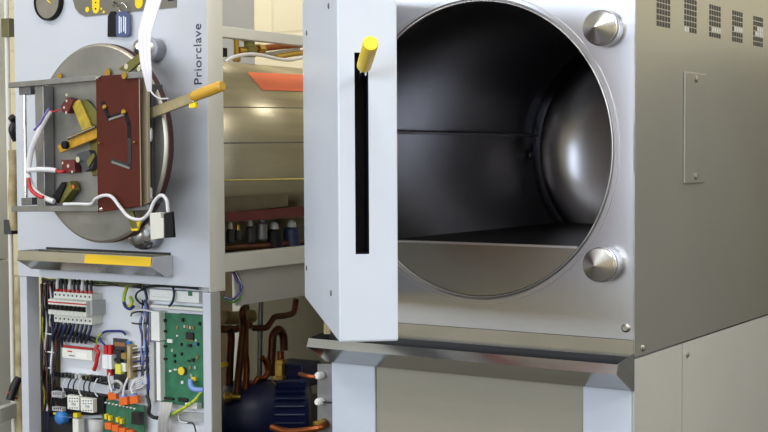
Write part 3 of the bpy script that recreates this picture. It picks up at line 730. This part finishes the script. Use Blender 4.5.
MB().rect(BAY, 107.6, 355, 108.2, 369, .0295, .0305).build('relay_groove', M['grey_plastic'], rl)
# power supply board
ps = thing('power_supply_board', 'narrow dark power supply board crowded with components beside a metal bracket', 'circuit board', BAY.p(121, 392, .0))
pb_ = MB().rect(BAY, 113, 338, 127, 390, .004, .008).build('board', M['bar_dark'], ps)
for x0_, y0_, x1_, y1_, o, mk, nm in ((114, 342, 125, 347, .022, 'coil_brown', 'transformer'), (113.5, 350, 121, 354.5, .02, 'chip', 'capacitor'), (121, 353, 126, 359.5, .024, 'chip_tan', 'capacitor'), (115, 364, 120.5, 374.5, .026, 'yellow_core', 'transformer'),
        (121, 363, 125.5, 372, .018, 'white_plastic', 'capacitor'), (114, 358, 120, 362, .022, 'chip', 'capacitor'), (117, 376, 125, 381, .02, 'chip', 'heat_sink'), (114, 382, 120, 388, .022, 'dull_steel', 'capacitor'), (121, 383, 126, 389, .016, 'chip', 'capacitor'), (126, 341, 130, 347, .016, 'blue_plug', 'terminal')):
    MB().rect(BAY, x0_, y0_, x1_, y1_, .008, o).build(nm, M[mk], pb_, .001)
MB().rect(BAY, 127.6, 346, 130.5, 378, 0, .03).build('bracket', M['insulation'], ps)
MB().rect(BAY, 126.9, 345, 127.7, 380, .004, .03).build('yellow_edge', M['yellow'], ps)
# contactors and DIN base
dn = MB().poly(BAY, [(50, 388.5), (60, 389.5), (104, 396.5), (104, 414), (92, 415.5), (50, 413)], 0, .032).build('din_base', M['black'], None, .001); tag(dn, 'black rail base carrying the contactors at the lower left of the bay', 'rail base')
dn2 = MB().rect(BAY, 46, 416, 78, 450, 0, .02).build('din_base', M['dark'], None, .001); tag(dn2, 'second black rail base below the contactors', 'rail base')
def contactor(x0_, y0_, x1_, y1_, label, mk='cream_plastic'):
    t = thing('contactor', label, 'contactor', BAY.p((x0_+x1_)/2, y1_, .0325), 'contactors on the black rail')
    b = MB().rect(BAY, x0_, y0_, x1_, y1_, .0325, .05).build('contactor_body', M[mk], t, .001)
    for r in (.18, .36, .80):
        for k in range(4):
            xx = x0_+(x1_-x0_)*(.16+.21*k); yy = y0_+(y1_-y0_)*r
            MB().rect(BAY, xx, yy, xx+1.2, yy+1.1, .049, .0506).build('terminal_hole', M['dark'], b)
    MB().rect(BAY, x0_+(x1_-x0_)*.35, y0_+(y1_-y0_)*.48, x0_+(x1_-x0_)*.65, y0_+(y1_-y0_)*.66, .049, .053).build('contactor_button', M['grey_plastic'], b)
contactor(67.2, 395, 79, 410.5, 'left one of the two large cream contactors on the rail')
contactor(80.6, 397.5, 93, 413, 'right one of the two large cream contactors on the rail')
contactor(51.5, 391, 61.5, 398.5, 'small upper grey contactor at the far left of the rail', 'grey_plastic')
contactor(52, 406.5, 62, 412, 'small lower grey contactor at the far left of the rail', 'grey_plastic')
for i in range(7):
    x = 63+i*5.2
    o = frame_tube(BAY, [(x+6, 377.5+i*.3, .01), (x+3, 379, .03), (x, 386, .04), (x+1, 393, .035), (x+3.5, 396.5, .034)], .0022, seg=8).build('contactor_wire', M['black_wire' if i % 3 else 'cable_white'])
    tag(o, '%s wire arching down to the contactors, %s' % ('black' if i % 3 else 'white', ORD[i] if i < 4 else ['third from the right', 'second from the right', 'rightmost'][i-4]), 'wire', 'wires above the contactors')
cable('wire_bundle', 'dark wire bundle running across below the ballast box', 'cable', BAY, [(55, 374, .015), (70, 376, .018), (85, 378, .018), (98, 381, .018), (108, 383, .012)], .007, 'black_wire')
cable('white_cable', 'coil of grey-white cable below the power board', 'cable', BAY, [(110, 386, .03), (116, 381, .035), (122, 385, .035), (119, 392, .035), (112, 391, .035), (111, 385, .032)], .0045, 'grey_cable')
bp_ = thing('blue_connector', 'round blue connector below the left contactor', 'connector', BAY.p(67, 424, .02))
MB().lathe([(.014, 0), (.020, .006), (.020, .03), (.015, .036)], BAY.p(66.8, 416.5, .022), (0, -1, 0), 24, True).build('connector_body', M['blue_plug'], bp_)
MB().rect(BAY, 60.5, 416.2, 72, 417.6, .057, .0595).build('connector_band', M['blue_soft'], bp_)
yc_ = MB().rect(BAY, 73, 413, 77, 418, .02, .05).build('yellow_connector', M['yellow_plug'], None, .001); tag(yc_, 'small yellow connector right of the round blue connector', 'connector')
yc_ = MB().rect(BAY, 53, 412.6, 61, 415.5, .02, .045).build('yellow_connector', M['yellow_plug'], None, .001); tag(yc_, 'flat yellow connector below the small left contactor', 'connector')
gb = MB().rect(BAY, 72.5, 418.5, 78.5, 440, .02, .045).build('terminal_block', M['cream_plastic'], None, .001); tag(gb, 'cream terminal block below the small yellow connector', 'terminal')
tr_ = thing('terminal_row', 'row of small black and grey terminals along the bundle below the ballast box', 'terminals', BAY.p(78, 381, .0))
for i in range(13):
    x = 57+i*3.5
    MB().rect(BAY, x, 373+i*.35+random.uniform(-.6, .6), x+random.uniform(1.4, 2.4), 377.5+i*.35, .004, .03).build('terminal', M[random.choice(['black', 'dark', 'bar_dark', 'grey_plastic', 'olive_metal'])], tr_, .0006)
tw = thing('wire_bundle', 'thin black and green wires lying along the top edge of the bay', 'cable', BAY.p(95, 288, .0))
for i in range(7):
    y = 279.5+random.random()*3.5
    frame_tube(BAY, [(x, y+(x-60)*.055+random.uniform(-.8, .8), .012+random.random()*.02) for x in range(42, 146, 9)], .003, seg=6).build('strand', M[random.choice(['black_wire', 'green_wire', 'bay_steel', 'dark'])], tw)
vw = thing('wire_bundle', 'thin mixed wires standing upright between the loops and the white terminal strips', 'cable', BAY.p(144, 400, .0))
for i in range(8):
    x = 140.5+random.random()*7
    frame_tube(BAY, [(x+random.uniform(-1.6, 1.6), y, .012+random.random()*.02) for y in range(300, 396, 12)], .0019, seg=6).build('strand', M[random.choice(['black_wire', 'cable_white', 'purple_wire', 'bar_dark', 'blue_soft', 'cable_white'])], vw)
# interface board with orange plugs
ib = thing('interface_board', 'green interface board with orange plugs above and below at the bay bottom', 'circuit board', BAY.p(125, 445, .02))
ibb = MB().poly(BAY, [(102, 398), (144, 406), (144, 450), (102, 445)], .02, .024).build('board', M['pcb_dark'], ib)
for x, y in ((107.5, 391.5), (118.8, 396.8), (129.2, 395.5)):
    p_ = MB().poly(BAY, [(x, y+1), (x+8, y), (x+8.5, y+8), (x+.5, y+9)], .024, .038).build('orange_plug', M['orange_plug'], ib, .0015)
    MB().poly(BAY, [(x+1.5, y-2), (x+6, y-2.6), (x+6.5, y+.5), (x+1.5, y+1)], .026, .036).build('plug_top', M['blue_soft'], p_)
for x in range(4):
    a = 104+x*3.8+(4 if x > 1 else 0); y = 414+x*1.6
    MB().rect(BAY, a, y, a+2.4, y+5.4, .024, .036).build('yellow_fuse', M['yellow_plug'], ib, .001)
for x, y in ((104.5, 422.5), (111.5, 424.8), (118.5, 427.8), (126, 430)):
    MB().rect(BAY, x, y, x+6.4, y+7.5, .024, .04).build('orange_plug', M['orange_plug'], ib, .001)
pts_ = MB()
for i in range(9):
    pts_.rect(BAY, 104.5+i*3.6, 402+i*.75, 106.1+i*3.6, 403.3+i*.75, .0238, .030)
pts_.build('terminal_pins', M['white_plastic'], ibb)
MB().rect(BAY, 131, 412, 139, 425, .024, .045).build('chip', M['chip'], ib, .001)
cy = tag(MB().lathe([(.024, 0), (.024, .062)], BAY.p(97, 440, .03), (0, 0, 1), 28, True).build('grey_capacitor', M['grey_plastic']), 'pale grey cylinder left of the interface board', 'capacitor')
# wires dropping to the orange plugs
for i, pts__ in enumerate(([(112, 392, .045), (110, 385, .04), (109, 378, .03), (110, 372, .015)], [(123, 396, .045), (124, 388, .04), (127, 380, .03), (130, 374, .02)], [(133, 394, .045), (131, 388, .04), (134, 382, .03), (138, 378, .02)])):
    cable('plug_wire', ['white wire rising from the left orange plug', 'white wire rising from the middle orange plug', 'white wire rising from the right orange plug'][i], 'wire', BAY, pts__, .0032, 'cable_white', 'wires to the orange plugs')
# harness wires between power board and the big board
for i in range(6):
    y = 343+i*4.6
    c = ['cable_white', 'navy_wire', 'cable_white', 'blue_wire', 'cable_white', 'black_wire'][i]
    o = frame_tube(BAY, [(130+i % 2*2, y+6, .015), (138, y+4.5, .022), (145, y+4, .022), (150, y+3, .015)], .0026, seg=8).build('harness_wire', M[c])
    tag(o, '%s wire crossing to the duct beside the big board, %s' % (['white', 'navy', 'white', 'blue', 'white', 'black'][i], ['topmost', 'second from the top', 'third from the top', 'fourth from the top', 'fifth from the top', 'lowest'][i]), 'wire', 'wires between the boards')
for i in range(5):
    o = frame_tube(BAY, [(129, 391-i*1.7, .02), (136, 389-i*2, .026), (143, 386-i*2.4, .026), (147.5, 380-i*3, .018)], .0024, seg=8).build('harness_wire', M['cable_white'])
    tag(o, 'white wire fanning out at the lower harness, %s' % ['lowest', 'second from the bottom', 'middle', 'second from the top', 'topmost'][i], 'wire', 'lower fan of white wires')
for nm, lab_, pts__, r_, mk in (('wire_loop', 'yellow and green wire loop hanging at the top of the bay', [(128.5, 284, .01), (126, 290, .03), (124, 298, .04), (125, 305, .04), (129, 307, .04), (132, 302, .035), (130, 297, .03)], .0055, 'yg_wire'),
        ('wire_loop', 'dark blue wire looped below the yellow and green wire', [(123.5, 300, .04), (125, 306, .045), (130, 309, .042), (134, 306, .03)], .0045, 'blue_wire'),
        ('wire_loop', 'thin black wire looping left of the clear trays', [(143, 289, .02), (137, 293, .03), (136, 298, .03), (140, 303, .03), (145, 305, .02)], .003, 'black_wire'),
        ('top_wire', 'black wire running along the top of the bay', [(142, 290, .02), (148, 286.5, .02), (160, 285.8, .02), (172, 286.4, .02), (185, 287, .02), (198, 288.5, .015)], .004, 'black_wire'),
        ('top_wire', 'navy wire dropping between the clear trays', [(173, 287, .03), (174, 295, .035), (172, 303, .035), (169, 306, .035)], .0035, 'navy_wire'),
        ('duct_wire', 'dark wire running down beside the duct', [(144, 286, .015), (147, 300, .02), (147.5, 320, .02), (147, 345, .02), (147.5, 370, .02), (148, 400, .02)], .0042, 'navy_wire'),
        ('duct_wire', 'grey wire running down beside the duct', [(141, 310, .015), (144, 320, .02), (144.5, 340, .02), (144, 365, .02), (146, 380, .02)], .0036, 'grey_cable'),
        ('duct_wire', 'blue wire at the foot of the duct', [(148.6, 374, .02), (148.8, 390, .02)], .004, 'blue_wire'),
        ('side_wire', 'white wire reaching from the loop to the duct', [(131, 312, .02), (136, 310.5, .03), (144, 310, .03), (152, 311.5, .02)], .0028, 'cable_white'),
        ('side_wire', 'short black wire below the white side wire', [(131, 316, .02), (132, 313.5, .03), (138, 311.6, .033), (143, 312, .02)], .0024, 'black_wire'),
        ('side_wire', 'black wire with a white tip near the duct', [(132, 323, .02), (139, 324, .03), (147, 323, .02)], .0024, 'black_wire'),
        ('bottom_cable', 'black cable curving below the duct', [(147, 395, .02), (149.5, 405, .025), (149, 413, .025), (153, 417, .02), (158, 418, .02)], .0055, 'black_wire'),
        ('earth_wire', 'yellow and green wire slanting across the foot of the big board', [(170.5, 415.5, .03), (178, 411.5, .045), (187, 406, .045), (195, 400, .045), (203, 390, .035)], .005, 'yg_wire'),
        ('blue_tube', 'pale blue tube curving out at the right of the big board', [(190.5, 380, .03), (191, 386, .038), (195, 389.5, .04), (204, 390, .035)], .0075, 'blue_soft'),
        ('bottom_wire', 'thin black wire bent under the big board', [(178, 420, .02), (186, 423, .025), (193, 423.5, .025), (196, 432, .02)], .0022, 'black_wire'),
        ('bottom_wire', 'white wire hanging below the big board', [(180, 408, .025), (178.5, 415, .03), (180, 421, .03), (188, 423, .025)], .0026, 'cable_white')):
    cable(nm, lab_, 'wire', BAY, pts__, r_, mk)
fc = ribbon([(161, 402), (160.5, 410), (158, 420), (157.5, 434)], [(172, 402.5), (171, 410), (168, 420), (168, 434)], BAY, [.035, .045, .045, .03]).build('flat_cable', M['grey_cable']); tag(fc, 'flat grey ribbon cable hanging below the big green board', 'cable')
# wiring duct left of the main board
du_ = MB(); 
for k in range(30):
    y = 312+k*3.0
    du_.rect(BAY, 150.5, y, 158.5, y+2.2, .004, .03) if k < 9 else None
dk = MB().rect(BAY, 150.8, 311, 159.5, 341, 0, .034).build('terminal_strip', M['white_plastic'], None, .001); tag(dk, 'upper white terminal strip on the left edge of the big green board', 'terminal strip')
dk = MB().rect(BAY, 156, 341.8, 160.6, 401, 0, .03).build('terminal_strip', M['white_plastic'], None, .001); tag(dk, 'lower white terminal strip on the left edge of the big green board', 'terminal strip')
dk = MB().rect(BAY, 149, 341.8, 154.4, 402, 0, .02).build('cable_duct', M['grey_plastic'], None, .001); tag(dk, 'pale grey duct left of the lower white terminal strip', 'duct')
# main board
mb_ = thing('circuit_board', 'big green circuit board with a yellow coin cell at the right of the bay', 'circuit board', BAY.p(182, 410, .01))
bd = MB().poly(BAY, [(160.6, 312.5), (207, 315.5), (207, 409), (160.6, 402)], .006, .010).build('board', M['pcb'], mb_)
for x0_, y0_, x1_, y1_, o in ((185.6, 332.2, 193, 340), (187, 344, 190.5, 347.2), (163, 319, 165.3, 322.2), (163, 330, 165.6, 332.3), (163.4, 345, 165.8, 347.4), (163.6, 358, 166, 360), (181, 318, 183, 322), (173, 354, 174.6, 357.5), (180, 343, 181.4, 346), (180.2, 352.5, 181.6, 355.6), (191, 358.5, 193.4, 362), (187, 360, 189, 362), (198, 322, 199.6, 325.5), (178, 397.5, 187, 402.6), (162.5, 396.8, 173, 400.4), (173.5, 360, 174.8, 363), (196.5, 342.5, 198, 346)) and [(a, b, c, d, .016) for a, b, c, d in ((185.6, 332.2, 193, 340), (187, 344, 190.5, 347.2), (163, 319, 165.3, 322.2), (163, 330, 165.6, 332.3), (163.4, 345, 165.8, 347.4), (163.6, 358, 166, 360), (181, 318, 183, 322), (173, 354, 174.6, 357.5), (180, 343, 181.4, 346), (180.2, 352.5, 181.6, 355.6), (191, 358.5, 193.4, 362), (187, 360, 189, 362), (198, 322, 199.6, 325.5), (178, 397.5, 187, 402.6), (162.5, 396.8, 173, 400.4), (173.5, 360, 174.8, 363), (196.5, 342.5, 198, 346))]:
    MB().rect(BAY, x0_, y0_, x1_, y1_, .010, o).build('chip', M['chip'], bd)
MB().rect(BAY, 185.4, 339.8, 193, 341.2, .010, .013).build('chip_label', M['chip_tan'], bd)
for x0_, y0_, x1_, y1_ in ((167, 339, 172, 343), (176, 335, 177.6, 336.6), (173.6, 369, 176.5, 370.4), (169, 370, 171, 372), (181, 381, 182.8, 384)):
    MB().rect(BAY, x0_, y0_, x1_, y1_, .010, .015).build('component', M['white_plastic'], bd)
for i, (x, y) in enumerate(((183.5, 325), (186.5, 325.5), (189, 326), (192, 326.4), (195, 339), (189, 366), (194, 366), (176, 326), (171, 349), (196, 356), (190, 374))):
    MB().rect(BAY, x, y, x+1.6, y+3, .010, .014).build('component', M['chip_tan' if i % 2 else 'solder'], bd)
MB().rect(BAY, 194.5, 343, 197.2, 345.5, .010, .016).build('component', M['blue_plug'], bd)
MB().rect(BAY, 178.6, 313.4, 204, 315.4, .010, .02).build('blue_header', M['blue_wire'], bd)
MB().lathe([(.0115, 0), (.0115, .006)], BAY.p(182.4, 370.8, .010), (0, -1, 0), 28).build('coin_cell', M['yellow_plug'], bd)
MB().lathe([(.0115, 0), (.0115, .003)], BAY.p(184.4, 371, .010), (0, -1, 0), 28).build('battery_holder', M['chip'], bd)
MB().rect(BAY, 191, 377, 195.5, 381, .010, .018).build('component', M['yellow_plug'], bd)
MB().rect(BAY, 185, 403, 197, 409, .010, .03).build('white_connector', M['white_plastic'], bd)
# clear component trays above the main board
tt = thing('relay_tray', 'upper long white tray of relays above the big green board', 'tray', BAY.p(177, 300, .0))
t1 = MB().rect(BAY, 149.5, 289, 199, 303.5, 0, .026).build('tray_body', M['white_plastic'], tt, .002)
MB().rect(BAY, 150, 296.2, 171, 297.6, .0255, .0275).build('tray_rail', M['pcb'], t1)
MB().rect(BAY, 188, 290.5, 192, 296, .0255, .0275).build('green_mark', M['pcb'], t1)
tt = thing('relay_tray', 'lower white tray with a green strip directly on top of the big green board', 'tray', BAY.p(177, 312, .0))
t1 = MB().rect(BAY, 150, 304.6, 203, 311.6, 0, .03).build('tray_body', M['cream_plastic'], tt, .002)
MB().rect(BAY, 173.5, 304.8, 203, 307.8, .0295, .0315).build('tray_rail', M['pcb'], t1)
MB().rect(BAY, 151, 303.8, 168, 305.2, .0295, .0315).build('blue_strip', M['blue_wire'], t1)
hs = MB().poly(BAY, [(160, 409.5), (207, 414), (207, 423), (176, 420), (160, 416)], 0, .008).build('shield_plate', M['grey_plastic']); tag(hs, 'grey shield plate below the big green board', 'plate')

# ================================================================== PLUMBING seen through the far machine's flank
ZP = Plane((-1.5, 0, 0), (1, 0, 0))
def pipe(label, pts, r, m, fr=ZP, name='copper_pipe', cat='pipe', group='pipes in the far machine'):
    return cable(name, label, cat, fr, pts, r, m, group, 14)
pm = thing('pump', 'dark blue electric pump under the far machine', 'pump', ZP.p(272, 470, .1))
pc = ZP.p(266, 416, .10); axp = Vector((.83, .55, 0))
mtr = MB().lathe([(.05, -.135), (.095, -.13), (.11, -.11), (.112, .02), (.10, .03), (.10, .13), (.085, .14), (.04, .145)], pc, axp, 40, True).build('motor_body', M['pump_blue'], pm)
fn = MB()
for k in range(28):
    a = 2*PI*k/28; sx = axp.cross(Vector((0, 0, 1))).normalized(); d_ = sx*math.cos(a)+Vector((0, 0, 1))*math.sin(a)
    q = pc+axp*.035+d_*.098; t_ = axp.cross(d_)*.002
    fn.prism([q-t_, q+t_, q+t_+d_*.013, q-t_+d_*.013], axp*.09)
fn.build('cooling_fins', M['pump_blue'], mtr)
tbx = ZP.p(297, 372, .10)
MB().box(tbx+Vector((-.06, -.05, -.04)), tbx+Vector((.06, .05, .035))).build('terminal_box', M['pump_blue'], pm, .006)
MB().box((pc.x-.08, pc.y-.06, .56), (pc.x+.08, pc.y+.06, pc.z-.09)).build('pump_foot', M['dark'], pm, .004)
pl = MB().box((XA+.04, .06, .52), (XL-.01, 1.05, .555)).build('base_shelf', M['dark'], B)
pipe('tall dark copper pipe left of the pump with a hooked top', [(236, 400, .08), (239, 370, .08), (241.5, 345, .08), (243.5, 325, .08), (242.5, 312, .09), (246, 307.5, .06)], .0115, 'copper_dull')
pipe('bright copper pipe dropping beside the grey post', [(246, 390, .08), (246.5, 365, .08), (245, 350, .08), (245.5, 320, .08)], .0105, 'copper')
pipe('copper pipe with a wide bend rising to the right', [(252, 328, .06), (262, 328, .08), (267, 327, .09), (271.5, 321, .09), (275, 317, .09), (285, 315.5, .09), (293, 313, .09), (295, 306, .09), (296, 299, .09)], .0095, 'copper_dull')
pipe('thick bent pipe over the pump inlet', [(270, 376, .09), (272, 350, .09), (273, 336, .09), (278, 329.5, .09), (283, 335, .09), (284, 350, .09)], .013, 'copper_dull')
pipe('copper elbow arching onto the pump top', [(254, 384, .09), (258, 378.5, .10), (264, 378, .10), (268, 372, .10), (266, 362, .10), (262, 358, .10)], .009, 'copper')
pipe('thin grey steel pipe standing behind the copper ones', [(259, 395, .06), (259.5, 360, .06), (260.5, 310, .06), (261, 296, .06)], .0085, 'bar_steel')
pipe('horizontal lagged pipe behind the copper pipes', [(222, 317, -.1), (235, 318, -.1), (252, 316, -.1)], .022, 'insulation')
pipe('horizontal copper pipe below the lagged pipe', [(222, 329, -.02), (235, 329, -.02), (250, 325, -.02)], .012, 'copper_dull')
pipe('vertical dark pipe at the left rear of the pump', [(229, 390, .02), (230, 360, .02), (231, 335, .02), (228, 328, .02)], .012, 'copper_dull')
ft = thing('pipe_fitting', 'brass fitting with hex collars above the pump', 'fitting', ZP.p(280, 378, .1))
MB().lathe([(.017, 0), (.020, .002), (.020, .012), (.015, .014), (.015, .05), (.020, .052), (.020, .064), (.013, .066)], ZP.p(280, 380, .10), (0, 0, 1), 6, False).build('hex_body', M['brass'], ft)
MB().lathe([(.012, 0), (.012, .03)], ZP.p(280.5, 361, .10), (0, 0, 1), 16).build('pipe_stub', M['copper'], ft)
vv = tag(MB().lathe([(.010, 0), (.016, .004), (.016, .02), (.008, .024), (.008, .05)], ZP.p(224, 397.5, .06), (.8, .5, .05), 14).build('brass_valve', M['brass']), 'small brass valve left of the blue pump', 'valve')
yt = tag(MB().rect(ZP, 222, 363, 228, 366, .04, .05).build('yellow_tag', M['yellow']), 'small yellow tag on the pipe left of the pump', 'tag')
bd_ = thing('cable_loop', 'loop of black cables with white rings hanging beside the post of the far machine', 'cable', ZP.p(233, 303, .2))
for i, (mk, dx) in enumerate((('black_wire', 0), ('cable_white', 1.2), ('blue_wire', 2.0), ('purple_wire', -1.5))):
    frame_tube(Plane((-1.246, 0, 0), (1, 0, 0)), [(234+dx, 272, 0), (238+dx, 280, .0), (241.5-dx*.6, 287, .005), (239+dx*.5, 294, .0), (233+dx, 299.5, 0), (224, 298-dx, 0)], .0028, seg=8).build('strand', M[mk], bd_)
gw = frame_tube(Plane((-1.246, 0, 0), (1, 0, 0)), [(221, 296, 0), (228, 301.5, 0), (236, 301.5, 0), (241, 296, 0)], .003, seg=8).build('strand', M['green_wire'], bd_)
# valve gear in the dark window over the lower rail
VG = Plane((-1.295, 0, 0), (1, 0, 0))
for i, (x, y0_, y1_, r_, mk, cap_) in enumerate(((230.5, 229, 243, .012, 'dark', 'cable_cream'), (238, 230, 240, .011, 'dark', 'brass'), (250.5, 226, 243, .013, 'dark', 'grey_plastic'), (262, 222, 240, .016, 'dull_steel', 'dull_steel'), (274.5, 229, 248, .024, 'black', 'grey_plastic'), (292, 227, 247, .026, 'navy_wire', 'grey_plastic'))):
    t = thing('solenoid_valve', ['black solenoid valve with a cream cap, leftmost under the red rail', 'short black solenoid valve with a brass cap under the red rail', 'tall black solenoid valve with a grey cap under the red rail', 'bare grey steel valve body under the red rail', 'wide black coil, left one of the two coils on the lower rail', 'wide navy coil, right one of the two coils on the lower rail'][i], 'valve', VG.p(x, y1_, .0), 'valves under the red rail')
    a, b = VG.p(x, y1_, 0), VG.p(x, y0_, 0); h = (b-a).length
    MB().lathe([(r_*.8, 0), (r_, .004), (r_, h-.006), (r_*.7, h)], a, (0, 0, 1), 24).build('valve_body', M[mk], t)
    MB().lathe([(r_*.55, h-.002), (r_*.5, h+.014), (r_*.25, h+.02)], a, (0, 0, 1), 16).build('valve_cap', M[cap_], t)
mf = tag(frame_tube(VG, [(222, 249, -.0), (240, 247, -.0), (262, 246, -.0), (310, 241, -.0)], .010).build('brass_manifold', M['copper_dull']), 'dull copper manifold pipe behind the valves under the red rail', 'pipe')
# gear above the vessel
TG = Plane((-1.62, 0, 0), (1, 0, 0))
pipe('copper pipe running over the vessel below the top rail', [(254, 49.5, 0), (270, 47.5, 0), (290, 45.5, 0), (310, 44, 0)], .011, 'copper', TG)
pipe('second copper pipe low over the vessel top', [(276, 57, 0), (292, 54, 0), (310, 52, 0)], .010, 'brass', TG)
nt_ = tag(MB().lathe([(.018, 0), (.018, .03)], TG.p(257, 49, 0), (0, 1, 0), 6, False).build('pipe_nut', M['brass']), 'brass hex nut at the left end of the upper copper pipe', 'nut')
rg = thing('regulator_valve', 'dull brass regulator valve on top of the vessel', 'valve', TG.p(249, 58, 0))
MB().lathe([(.020, 0), (.026, .006), (.026, .03), (.018, .034), (.018, .05), (.03, .052), (.03, .06)], TG.p(249.5, 57, 0), (0, 0, 1), 20).build('valve_body', M['olive_metal'], rg)
MB().lathe([(.013, 0), (.013, .06)], TG.p(249.5, 51.5, 0), (0, -1, 0), 16).build('side_port', M['brass'], rg)
bs_ = tag(MB().lathe([(.010, 0), (.014, .004), (.014, .02), (.009, .022), (.009, .07), (.013, .072), (.013, .09)], TG.p(236.5, 62, 0), (0, 0, 1), 12, False).build('safety_valve', M['brass']), 'tall slim brass safety valve behind the white cable', 'valve')
bk_ = tag(MB().rect(TG, 221.5, 47.5, 227.5, 57, -.03, 0).build('switch_box', M['black'], None, .001), 'small black box behind the fascia edge over the vessel', 'box')
pipe('white cable arching over the vessel top', [(226, 62, .04), (234, 57, .05), (248, 54.3, .05), (262, 55.3, .05), (276, 58.6, .05), (290, 60, .05), (306, 56.5, .05)], .0058, 'cable_white', TG, 'white_cable', 'cable', None)
MB().poly(TG, [(262, 53), (300, 47.5), (300, 53), (276, 59)], -.35, -.33).build('lagging_sheet', M['bar_steel'], B)

# ================================================================== THIRD UNIT at the far left edge
XC = XA-.384
C3 = Plane((XC, 0, 0), (1, 0, 0))
T3 = thing('cabinet', 'cream steel cabinet side at the far left edge of the photo', 'cabinet', (XC-.3, .15, 0))
ye_ = C3.p(9.6, 150).y
zs_ = C3.p(5, 259.5).z
MB().box((XC-.7, 0, zs_+.002), (XC, ye_, 2.05)).build('upper_panel', M['paint_cream'], T3, .003)
MB().box((XC-.7, 0, 0), (XC, ye_, zs_-.002)).build('lower_panel', M['paint_cream'], T3, .003)
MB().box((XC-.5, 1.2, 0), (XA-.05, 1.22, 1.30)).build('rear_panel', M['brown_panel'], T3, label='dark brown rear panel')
LG = Plane((-2.2, 0, 0), (1, 0, 0))
for nm, lab_, pts__, r_, mk in (('vertical_pipe', 'brown lagged pipe in the gap at the left edge', [(22, 545, 0), (20.5, 400, 0), (20, 330, 0), (19.5, 300, 0), (19, 275, 0)], .016, 'insulation'),
        ('black_cable', 'black cable coil in the gap above the left bracket', [(11, 117, 0), (15, 122, 0), (12, 130, 0), (16, 140, 0)], .012, 'black_wire'),
        ('red_cable', 'red cable loop near the bottom of the left gap', [(9, 392, 0), (14, 398, 0), (20, 396, 0), (24, 390, 0)], .004, 'red'),
        ('brown_hose', 'brown hose in the left gap beside the bracket', [(13, 150, 0), (14, 170, 0), (13, 200, 0), (15, 230, 0)], .016, 'insulation'),
        ('dark_hose', 'dark hose low in the left gap', [(10, 400, 0), (15, 385, 0), (21, 375, 0), (24, 360, 0)], .014, 'black_wire')):
    cable(nm, lab_, 'pipe', LG, pts__, r_, mk)
cdt = thing('conduit', 'thin vertical conduit with two dull boxes in the gap at the left edge', 'conduit', Vector((LG.p(10, 30).x-.05, LG.p(10, 30).y, 0)))
cb_ = LG.p(16.5, 30)
MB().cyl((cb_.x-.045, cb_.y, 0), (cb_.x-.045, cb_.y, 2.3), .008).build('conduit_tube', M['paint_cream'], cdt)
MB().rect(LG, 8.5, 18, 15, 37, -.035, 0).build('junction_box', M['bay_steel'], cdt, .001, 'olive grey box')
MB().rect(LG, 11, 220, 18, 234, -.035, 0).build('junction_box', M['bar_dark'], cdt, .001, 'dark grey box')
gbr = tag(MB().poly(LG, [(0, 409), (24, 401), (24, 414), (0, 424)], -.03, 0).build('pale_rail', M['paint_beige'], None, .001), 'pale rail crossing the bottom of the left gap', 'rail')

lk = thing('reflection_blocker', 'unseen dark grey-green steel locker beside the back of the near autoclave', 'blocker', (1.25, 1.6, 0))  # out of view, added so the near machine's steel side reflects something dark
lkb = MB().box((.25, 1.36, .06), (2.25, 1.86, 1.74)).build('blocker_body', M['blocker'], lk, .004)
for k in range(4):
    x = .27+k*.49
    d_ = MB().box((x, 1.345, .09), (x+.47, 1.359, 1.71)).build('blocker_door', M['blocker'], lk, .003)
    MB().tube([(x+.42, 1.335, .95), (x+.42, 1.325, .98), (x+.42, 1.325, 1.08), (x+.42, 1.335, 1.11)], .008).build('door_handle', M['chrome'], d_)
MB().box((.27, 1.38, 0), (2.23, 1.84, .06)).build('plinth', M['black'], lk)
# ------------------------------------------------------------------ light
def area(name, loc, rot, sx, sy, power, color):
    l = bpy.data.lights.new(name, 'AREA'); l.shape = 'RECTANGLE'; l.size = sx; l.size_y = sy; l.energy = power; l.color = color
    o = bpy.data.objects.new(name, l); COL.objects.link(o); o.location = loc; o.rotation_euler = rot; return o
area('window_daylight', ((WX0+WX1)/2, Y0+.02, (WZ0+WZ1)/2), (PI/2, 0, 0), WX1-WX0, WZ1-WZ0, 190, (.80, .89, 1.0))
for i, (x, y) in enumerate(((-2.6, -1.6), (.6, -1.6), (-2.6, .6), (.9, .6), (2.6, -.2), (2.8, -2.2))):
    area('ceiling_lamp', (x, y, ZC-.03), (0, 0, 0), 1.5, .3, 34 if x < 2 else 60, (1.0, .98, .95))
wd = bpy.data.worlds.new('world'); bpy.context.scene.world = wd; wd.use_nodes = True
wd.node_tree.nodes['Background'].inputs[0].default_value = (.75, .82, .95, 1); wd.node_tree.nodes['Background'].inputs[1].default_value = .6

# ------------------------------------------------------------------ camera
cd = bpy.data.cameras.new('camera'); co = bpy.data.objects.new('camera', cd); COL.objects.link(co)
cd.sensor_fit = 'HORIZONTAL'; cd.sensor_width = 36; cd.lens = F_PX/768*36; cd.clip_start = .05
Rm = Matrix((RT, UP, -FW)).transposed().to_4x4()
co.matrix_world = Matrix.Translation(CAM) @ Rm
sc = bpy.context.scene; sc.camera = co
sc.view_settings.view_transform = 'Standard'; sc.view_settings.look = 'None'; sc.view_settings.exposure = 0.0
